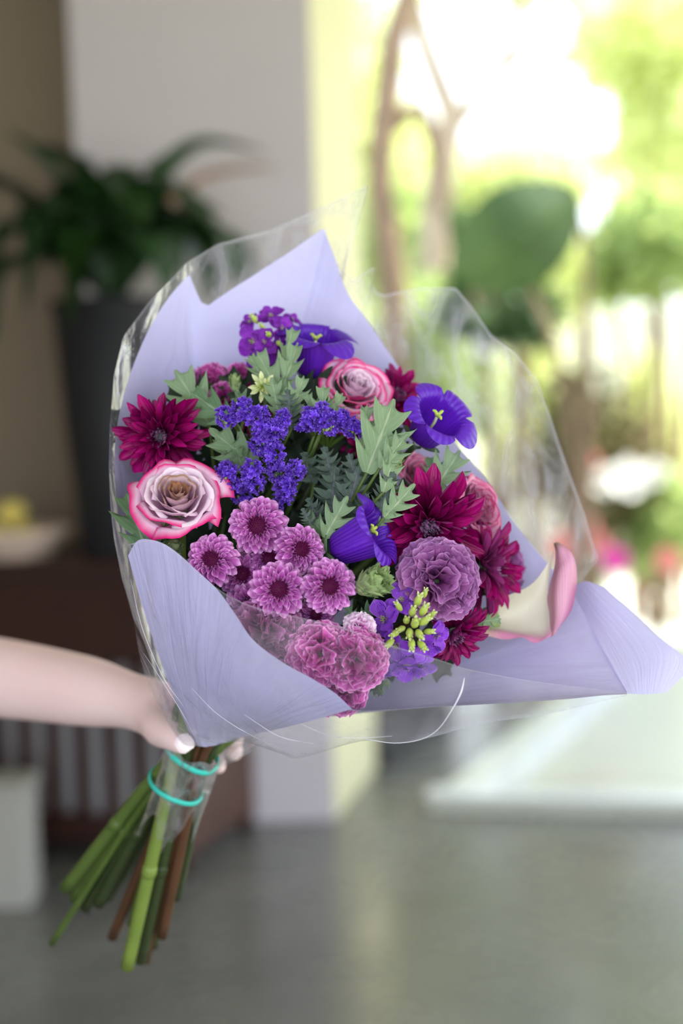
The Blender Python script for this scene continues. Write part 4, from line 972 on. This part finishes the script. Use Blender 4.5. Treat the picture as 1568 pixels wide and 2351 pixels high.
# pale green starry flower
def starry(px, py, d, Rp, f, label):
    Rm = Rp * d / FPX; loc = P(px, py, d); fw = DV(*f); M = frame(loc, fw); r = random.Random(4)
    root = empty('pale_green_flower', M, label, 'flower')
    for q in (0, 1): cached(('sy', q), lambda: mk('petal', petal(.17, .5, (-.25, .15)[q], .6, 0, .4, 4, 6), M_CREAM))
    for n, L, el in ((9, 1.0, 5), (8, .75, 35), (5, .5, 62)):
        for k in range(n):
            put('petal', CACHE[('sy', r.randrange(2))], root, RZ(2 * math.pi * k / n + el + r.uniform(-.2, .2)) @ TR(0, .08 * Rm, 0) @ RX(rad(el + r.uniform(-12, 12))) @ SCL(Rm * L))
    put('disc', mk('disc', dome_stubs(.16 * Rm, 18, .12 * Rm, .03 * Rm, .06 * Rm, 2), M_BUD), root, None, 'lime centre', 'stuff')
    stem_part(root, loc, fw, None, .0018, M_STEM)
starry(602, 888, 1.035, 34, (.2, -.1, 1), 'small pale green starry flower above the left statice')

# calla lily -----------------------------------------------------------
def calla_mat():
    x = NT('calla_spathe'); s = x.n('SeparateXYZ'); x.l(x.coord('UV'), s.inputs[0]); u, v = s.outputs[0], s.outputs[1]
    cream = x.mix(x.rng(v, .55, .9), C(246, 240, 222), C(220, 140, 180))
    cream = x.mix(x.rng(u, .0, .25, .5, 0), cream, C(214, 214, 150))
    wv = x.math('SINE', x.math('MULTIPLY', x.math('ADD', u, x.math('MULTIPLY', v, .2)), 120))
    outer = x.mix(x.rng(v, .1, .8), C(168, 128, 130), C(206, 112, 164))
    col = x.mix(x.n('NewGeometry').outputs['Backfacing'], cream, outer)
    return x.done(col, .4, .4, .22, x.bump(wv, .08, .001))
M_CALLA = calla_mat()
M_CALLAOUT = (lambda x: x.done(x.mix(x.rng(x.n('SeparateXYZ').outputs[0], 0, 1), C(190, 120, 150), C(206, 120, 168)), .4, .4, .2))(NT('calla_plain'))
def patch(rows, nu, nv):
    cols = [[P(*q) for q in r] for r in rows]
    def fn(u, v):
        return cr([cr(r, u) for r in cols], v)
    return grid(nu, nv, fn, True)
def calla_outer():
    x = NT('calla_outer'); s = x.n('SeparateXYZ'); x.l(x.coord('UV'), s.inputs[0]); u, v = s.outputs[0], s.outputs[1]
    col = x.ramp(u, [(0, C(206, 150, 176)), (.2, C(186, 132, 142)), (.6, C(214, 150, 186)), (1, C(176, 70, 132))])
    col = x.mix(x.rng(v, .75, 1.0), col, C(120, 96, 70))
    wv = x.math('SINE', x.math('MULTIPLY', x.math('ADD', u, x.math('MULTIPLY', v, .3)), 90))
    col = x.mix(x.rng(wv, .2, 1, 0, .22), col, C(236, 196, 214))
    return x.done(col, .4, .4, .2, x.bump(wv, .1, .001))
calla = empty('calla_lily', frame(P(1110, 1425, 1.06), DV(.8, .2, .4)), 'cream and pink calla lily at the far right, tip curled upward', 'flower')
# the cream inside: rows run from the back rim down to the rolled front rim, columns from the throat to the fold
cal = [[(1085, 1420, 1.062), (1150, 1375, 1.068), (1215, 1345, 1.068), (1250, 1305, 1.062), (1272, 1262, 1.052)],
       [(1082, 1428, 1.066), (1150, 1400, 1.076), (1212, 1380, 1.078), (1248, 1350, 1.070), (1262, 1320, 1.052)],
       [(1084, 1436, 1.064), (1150, 1425, 1.076), (1212, 1418, 1.076), (1248, 1402, 1.066), (1258, 1370, 1.050)],
       [(1092, 1440, 1.058), (1152, 1442, 1.066), (1210, 1448, 1.064), (1246, 1445, 1.056), (1262, 1420, 1.046)],
       [(1105, 1446, 1.050), (1155, 1450, 1.052), (1205, 1458, 1.050), (1242, 1464, 1.046), (1266, 1452, 1.042)],
       [(1112, 1458, 1.048), (1158, 1468, 1.048), (1200, 1464, 1.046), (1230, 1476, 1.044), (1268, 1458, 1.042)]]
world_part('spathe', mk('spathe', patch(cal, 30, 26), M_CALLA), calla)
M_CALLA2 = calla_outer()
flap = [[(1264, 1464, 1.042), (1272, 1458, 1.041), (1278, 1450, 1.042), (1282, 1444, 1.046)],
        [(1261, 1410, 1.047), (1275, 1415, 1.036), (1296, 1412, 1.038), (1312, 1400, 1.050)],
        [(1256, 1375, 1.051), (1275, 1365, 1.036), (1305, 1350, 1.038), (1324, 1338, 1.052)],
        [(1264, 1335, 1.052), (1280, 1320, 1.038), (1308, 1300, 1.040), (1322, 1295, 1.053)],
        [(1273, 1300, 1.053), (1284, 1290, 1.043), (1302, 1275, 1.044), (1312, 1268, 1.053)],
        [(1275, 1268, 1.053), (1281, 1262, 1.047), (1290, 1256, 1.048), (1295, 1253, 1.053)],
        [(1271, 1248, 1.053), (1274, 1246, 1.051), (1277, 1245, 1.051), (1280, 1244, 1.053)]]
world_part('folded_rim', mk('folded_rim', patch(flap, 14, 34), M_CALLA2), calla, 'pink rim folded over, ending in a curled tip')
world_part('throat', mk('throat', tube([P(1010, 1500, 1.075), P(1060, 1450, 1.07), P(1095, 1432, 1.066), P(1130, 1420, 1.072)], [.005, .007, .0085, .010], 14, 12, False), M_BUDGREEN), calla, 'pale green tube of the flower')
world_part('stem', mk('stem', tube([P(1011, 1499, 1.075), P(800, 1570, 1.10), P(580, 1660, 1.112), tie_pt(30, .7), tie_pt(30, .7, -.04), P(385, 1960, 1.19)], .005, 10, 26), M_STEM), calla)
# ------------------------------------------------------------------ wrapping paper, film, ties
def sheet(rim, depth_push, nu=60, nv=34, ring=(0, 360), rr=.024, push=(0, 0, 0), wr=.0022, tie_along=.012, seed=0, vmax=1.0, power=1.0, ends=None):
    """a sheet that hangs from its free rim (pixel, depth points) down to the tie"""
    rp = [P(*q) for q in rim]; ep = [P(*q) for q in ends] if ends else None; pv = DV(*push) if any(push) else Vector((0, 0, 0))
    def fn(u, v):
        t = v * vmax
        a = rad(ring[0] + (ring[1] - ring[0]) * u)
        e = TIE + AX * tie_along + (E1 * math.cos(a) + E2 * math.sin(a)) * rr
        p = cr(rp, u).lerp(cr(ep, u) if ep else e, t ** power)
        s = math.sin(math.pi * min(1, t))
        p = p + pv * depth_push * s
        q = p * 9 + Vector((seed, 0, 0))
        n1 = noise.noise(q) ; n2 = noise.noise(p * 26 + Vector((0, seed, 3)))
        cone = math.sin(u * 37 + seed + 3 * n1) * t
        k = min(1, t * 6)
        return p + DV(.2, .3, 1) * (wr * (1.6 * n1 * k + .5 * n2 * k + .5 * cone * k))
    return grid(nu, nv, fn)
paper = empty('paper_wrap', frame(TIE, AX), 'lavender paper wrapped in a cone around the whole bouquet', 'wrapping paper')
back_rim = [(300, 1252, 1.0), (272, 1170, 1.01), (263, 1080, 1.025), (268, 985, 1.04), (292, 880, 1.06), (335, 770, 1.08), (382, 690, 1.095), (434, 630, 1.11), (452, 672, 1.115), (470, 704, 1.12), (560, 646, 1.125), (660, 582, 1.13), (743, 524, 1.135), (768, 590, 1.135), (798, 672, 1.135), (850, 745, 1.135), (922, 852, 1.135), (968, 912, 1.135), (1042, 1012, 1.132), (1112, 1095, 1.13), (1192, 1215, 1.125), (1300, 1345, 1.115), (1345, 1420, 1.09)]
def poly(pts):
    """straight-sided rim: resample by chord so that corners stay crisp"""
    out = []
    for a, b in zip(pts, pts[1:]):
        n = max(1, int(math.hypot(b[0] - a[0], b[1] - a[1]) / 22))
        for k in range(n): out.append(tuple(a[i] + (b[i] - a[i]) * k / n for i in range(3)))
    return out + [pts[-1]]
def crv(pts, n=40):
    V = [Vector(p) for p in pts]; return [tuple(cr(V, i / n)) for i in range(n + 1)]
left_rim = crv(back_rim[:8], 30); mid_rim = poly(back_rim[7:13]); right_rim = crv(back_rim[12:], 60)
world_part('back_sheet', mk('back_sheet', sheet(left_rim + mid_rim[1:] + right_rim[1:], .035, 130, 36, (150, -20), .022, (0, -.05, -1), .0026, ends=[(422, 1690, 1.115), (430, 1680, 1.13), (445, 1668, 1.138), (470, 1650, 1.138), (520, 1630, 1.132)]), M_PAPER), paper, 'tall back sheet with two pointed corners')
flapA = crv([(294, 1275, .985), (318, 1240, .972), (362, 1243, .962), (402, 1265, .955), (450, 1308, .948), (500, 1355, .944), (540, 1410, .940), (582, 1470, .938), (648, 1520, .936), (720, 1560, .936), (770, 1592, .938), (808, 1628, .942)], 60)
world_part('front_flap', mk('front_flap', sheet(flapA, .014, 70, 40, (200, 330), .020, (-.1, .05, .95), .0026, .02, 4, ends=[(446, 1706, 1.082), (462, 1714, 1.078), (490, 1712, 1.078), (530, 1700, 1.082), (575, 1688, 1.09)]), M_PAPER), paper, 'front flap with a rounded turned-back edge')
lower = crv([(770, 1590, .945), (808, 1628, .944), (900, 1629, .955), (1000, 1623, .965), (1150, 1615, .978), (1300, 1605, .992), (1380, 1597, 1.0), (1441, 1592, 1.008)], 40)
right_ = poly([(1441, 1592, 1.008), (1395, 1505, 1.045), (1345, 1415, 1.085), (1310, 1350, 1.11)])
world_part('right_sheet', mk('right_sheet', sheet(lower + right_[1:], .014, 90, 34, (320, 360), .024, (.1, .1, -.9), .0022, .02, 9, ends=[(600, 1664, 1.10), (550, 1675, 1.11), (505, 1672, 1.122), (480, 1660, 1.135)]), M_PAPER), paper, 'right hand sheet opening into a wide spout')
# the big folded back corner of the right sheet
cor = [[(1310, 1352, 1.105), (1330, 1338, 1.092), (1350, 1335, 1.082), (1388, 1349, 1.07)],
       [(1342, 1412, 1.086), (1375, 1395, 1.070), (1410, 1385, 1.062), (1442, 1396, 1.058)],
       [(1372, 1470, 1.058), (1425, 1450, 1.052), (1470, 1436, 1.048), (1505, 1456, 1.045)],
       [(1408, 1535, 1.030), (1470, 1520, 1.030), (1530, 1495, 1.034), (1580, 1524, 1.034)],
       [(1442, 1593, 1.007), (1475, 1594, 1.010), (1512, 1592, 1.014), (1532, 1589, 1.018)]]
world_part('folded_corner', mk('folded_corner', patch(cor, 24, 30), M_PAPER), paper, 'large corner folded outward, its rim rolled')

cello = empty('cellophane_wrap', frame(TIE + AX * .005, AX), 'clear crinkled cellophane film wrapped outside the lavender paper', 'cellophane')
bf = poly([(306, 1420, 1.02), (280, 1330, 1.022), (262, 1240, 1.026), (254, 1170, 1.03), (250, 1080, 1.038), (252, 980, 1.048), (262, 860, 1.068), (284, 772, 1.085), (340, 696, 1.10), (430, 602, 1.12), (500, 560, 1.13), (620, 528, 1.14), (742, 474, 1.148), (844, 426, 1.15), (822, 492, 1.15), (800, 560, 1.15), (790, 640, 1.15)])
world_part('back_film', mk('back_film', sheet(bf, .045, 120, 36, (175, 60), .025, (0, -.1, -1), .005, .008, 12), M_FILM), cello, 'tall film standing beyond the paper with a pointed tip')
rf_ = poly([(770, 600, 1.156), (810, 640, 1.158), (859, 614, 1.16), (857, 660, 1.16), (880, 676, 1.16), (962, 660, 1.158), (1046, 661, 1.155), (1082, 702, 1.153), (1128, 768, 1.15), (1180, 806, 1.15), (1232, 870, 1.15), (1262, 952, 1.148), (1292, 1042, 1.145), (1342, 1180, 1.14), (1372, 1282, 1.135), (1335, 1335, 1.125)])
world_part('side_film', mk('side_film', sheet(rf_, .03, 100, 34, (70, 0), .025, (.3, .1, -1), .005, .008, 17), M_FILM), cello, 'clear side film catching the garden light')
film_rows = [[(292, 1250, .968), (360, 1242, .952), (430, 1290, .944), (500, 1352, .936), (580, 1392, .926), (690, 1418, .918), (790, 1442, .914), (900, 1482, .912), (1010, 1516, .922), (1090, 1540, .942), (1240, 1566, .972), (1442, 1590, 1.004)],
             [(286, 1330, .985), (350, 1330, .955), (440, 1370, .940), (520, 1440, .930), (610, 1480, .920), (705, 1500, .914), (800, 1525, .911), (900, 1550, .914), (1010, 1572, .925), (1095, 1580, .944), (1245, 1588, .972), (1441, 1593, 1.003)],
             [(305, 1430, 1.0), (360, 1440, .966), (440, 1470, .948), (530, 1530, .936), (620, 1565, .927), (710, 1585, .922), (805, 1605, .920), (905, 1612, .924), (1010, 1620, .935), (1100, 1612, .952), (1248, 1604, .977), (1440, 1594, 1.002)],
             [(322, 1510, 1.02), (375, 1550, .99), (450, 1580, .968), (540, 1630, .955), (625, 1650, .946), (715, 1660, .940), (810, 1655, .938), (910, 1655, .942), (1010, 1648, .950), (1105, 1632, .962), (1248, 1620, .982), (1440, 1595, 1.001)],
             [(350, 1590, 1.05), (395, 1640, 1.02), (465, 1670, .998), (550, 1690, .982), (635, 1715, .972), (718, 1722, .964), (812, 1696, .960), (912, 1694, .962), (1008, 1676, .966), (1108, 1652, .974), (1250, 1632, .986), (1440, 1596, 1.0)],
             [(398, 1682, 1.09), (425, 1712, 1.06), (480, 1712, 1.035), (560, 1706, 1.008), (640, 1730, .994), (690, 1741, .984), (830, 1702, .972), (920, 1704, .970), (1002, 1690, .970), (1110, 1662, .978), (1250, 1641, .988), (1440, 1597, 1.0)]]
def film_patch(rows, nu, nv):
    cols = [[P(*q) for q in r] for r in rows]
    def fn(u, v):
        p = cr([cr(r, u) for r in cols], v)
        k = math.sin(math.pi * u) ** .3 * min(1, v * 5)
        n1 = noise.noise(p * 22 + Vector((4, 1, 2))); n2 = 1 - abs(noise.noise(p * 34 + Vector((1, 8, 2)))) * 2
        ed = max(0, 1 - u / .14); f = math.sin(u * 150 + 5 * noise.noise(p * 12) + v * 4) * ed * math.sin(math.pi * min(1, v * 1.1)) * .0035
        return p + DV(0, .4, 1) * (.004 * n1 + .0016 * n2) * k + DV(.5, 0, 1) * f
    return grid(nu, nv, fn, True)
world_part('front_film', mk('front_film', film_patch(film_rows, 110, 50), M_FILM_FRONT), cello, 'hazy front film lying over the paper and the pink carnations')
world_part('film_crease', mk('film_crease', tube([P(1066, 1556, .936), P(1058, 1590, .936), P(1035, 1634, .938), P(1004, 1676, .945), P(965, 1698, .95), P(905, 1706, .955), P(840, 1697, .958)], [.0003, .0007, .0004, .0003, .0003, .0003, .0002], 6, 24), M_CREASE), cello, 'sharp white crease in the film')
for cpx in ([(440, 1580, .955), (500, 1640, .965), (580, 1690, .972), (680, 1734, .976)], [(690, 1662, .935), (760, 1690, .952), (830, 1694, .958), (900, 1690, .956)],
            [(330, 1500, .995), (370, 1560, .985), (420, 1640, .995), (446, 1690, 1.02)], [(300, 1330, .962), (326, 1440, .968), (372, 1550, .975), (420, 1620, .975)], [(560, 1640, .942), (640, 1690, .955), (720, 1708, .956)]):
    world_part('film_crease', mk('film_crease', tube([P(*q) for q in cpx], [.00008, .00018, .00018, .00008], 5, 20), M_CREASE), cello)
# film skirt gathered below the tie around the stems
def skirt(u, v):
    a = 2 * math.pi * u; r = .0215 + .002 * math.sin(7 * a) + v * .004 * math.sin(3 * a + 1) - .001 * v
    al = .022 - v * (.085 + .02 * math.sin(4 * a))
    return TIE + AX * al + (E1 * math.cos(a) + E2 * math.sin(a)) * (r + .010 * max(0, .25 - v)) + E1 * 0.0
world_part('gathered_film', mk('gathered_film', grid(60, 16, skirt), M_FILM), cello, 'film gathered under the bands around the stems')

def band(left, right, near, r, label):
    """an elastic loop: its left and right ends and the middle of its near side, in pixels and depth"""
    L_, R2, N_ = P(*left), P(*right), P(*near); c = (L_ + R2) / 2; a = (R2 - L_) / 2; b = N_ - c
    ax = a.cross(b).normalized(); n, m = 56, 8; V, Fc = [], []
    ring = [c + a * math.cos(2 * math.pi * k / n) + b * math.sin(2 * math.pi * k / n) + ax * .0006 * math.sin(6 * math.pi * k / n) for k in range(n)]
    for k in range(n):
        o = (ring[k] - c).normalized()
        for j in range(m):
            g = 2 * math.pi * j / m; V.append(ring[k] + (o * math.cos(g) * .75 + ax * math.sin(g) * 1.25) * r)
    for k in range(n):
        for j in range(m):
            Fc.append((k * m + j, k * m + (j + 1) % m, ((k + 1) % n) * m + (j + 1) % m, ((k + 1) % n) * m + j))
    o = put('rubber_band', make_mesh('rubber_band', V, Fc, M_BAND)); tag(o, label, 'rubber band', 'teal rubber bands')
band((384, 1694, 1.112), (497, 1760, 1.108), (424, 1760, 1.085), .0019, 'upper teal rubber band, tied around the stems right under the thumb')
band((344, 1778, 1.125), (464, 1826, 1.125), (397, 1838, 1.100), .0017, 'lower teal rubber band, around the green stems further down')

# ------------------------------------------------------------------ the hand that holds it
def skin(chains, mat, name, parent, sub=2):
    """chains of (px, py, depth, radius px) with a parent index: one continuous skinned surface"""
    vs, es, rs, idx = [], [], [], {}
    for cname, base, pts in chains:
        prev = idx[base] if base else None
        for k, (x, y, d, r) in enumerate(pts):
            i = len(vs); vs.append(P(x, y, d)); rs.append(r * d / FPX); idx[cname, k] = i
            if prev is not None: es.append((prev, i))
            prev = i
    me = bpy.data.meshes.new(name); me.from_pydata([tuple(parent.matrix_basis.inverted() @ v) for v in vs], es, [])
    me.materials.append(mat)
    o = put(name, me, parent)
    m = o.modifiers.new('skin', 'SKIN'); m.use_smooth_shade = True; m.branch_smoothing = 1.0
    for i, r in enumerate(rs):
        q = me.skin_vertices[0].data[i]; q.radius = (r, r); q.use_root = i == 0
    s = o.modifiers.new('sub', 'SUBSURF'); s.levels = sub; s.render_levels = sub
    return o
person = empty('person', Matrix.Translation(P(-260, 1530, 1.42)), "person reaching in from the left, bare forearm and hand gripping the wrapped stems", 'person')
body = skin([
    ('arm', None, [(-1500, 1750, 2.0, 120), (-1050, 1560, 1.78, 118), (-700, 1515, 1.62, 116), (-420, 1520, 1.50, 112), (-200, 1535, 1.42, 104), (-20, 1553, 1.35, 99), (110, 1572, 1.29, 92), (225, 1592, 1.235, 85), (300, 1606, 1.195, 84), (352, 1612, 1.180, 86), (400, 1618, 1.180, 76)]),
    ('i', ('arm', 10), [(412, 1575, 1.17, 38), (440, 1560, 1.176, 30), (492, 1590, 1.178, 28), (522, 1640, 1.160, 26), (530, 1668, 1.145, 20)]),
    ('m', ('arm', 10), [(404, 1610, 1.19, 38), (450, 1606, 1.198, 31), (508, 1636, 1.19, 29), (536, 1684, 1.168, 26), (540, 1708, 1.152, 20)]),
    ('r', ('arm', 10), [(398, 1650, 1.205, 36), (448, 1656, 1.210, 30), (502, 1684, 1.198, 28), (534, 1716, 1.174, 25), (540, 1734, 1.158, 19)]),
    ('p', ('arm', 10), [(384, 1690, 1.212, 32), (432, 1700, 1.214, 26), (478, 1726, 1.198, 23), (500, 1752, 1.18, 20), (504, 1766, 1.168, 15)]),
    ('t', ('arm', 9), [(352, 1662, 1.146, 56), (384, 1680, 1.108, 42), (408, 1696, 1.086, 34), (424, 1709, 1.076, 27), (435, 1721, 1.074, 17)])],
    M_SKIN, 'body', person)
def nail(c, along, up, L, Wd, label):
    c = P(*c); y = (P(*along) - c).normalized(); z = Vector(up); x = y.cross(z).normalized(); z = x.cross(y)
    M = Matrix((x, y, z)).transposed().to_4x4(); M.translation = c
    s = c.length
    def fn(u, v):
        a = 2 * u - 1; w_ = Wd * (1 - .45 * abs(2 * v - 1) ** 4)
        return Vector((a * w_, (v - .5) * L, -.35 * Wd * a * a - .12 * L * (v - .4) ** 2 + .0008))
    put('fingernail', mk('fingernail', grid(8, 8, fn), M_NAIL), person, person.matrix_basis.inverted() @ M, label)
nail((423, 1706, 1.0672), (434, 1722, 1.066), DV(.1, .2, 1), .0135, .0068, 'pale pink thumbnail')
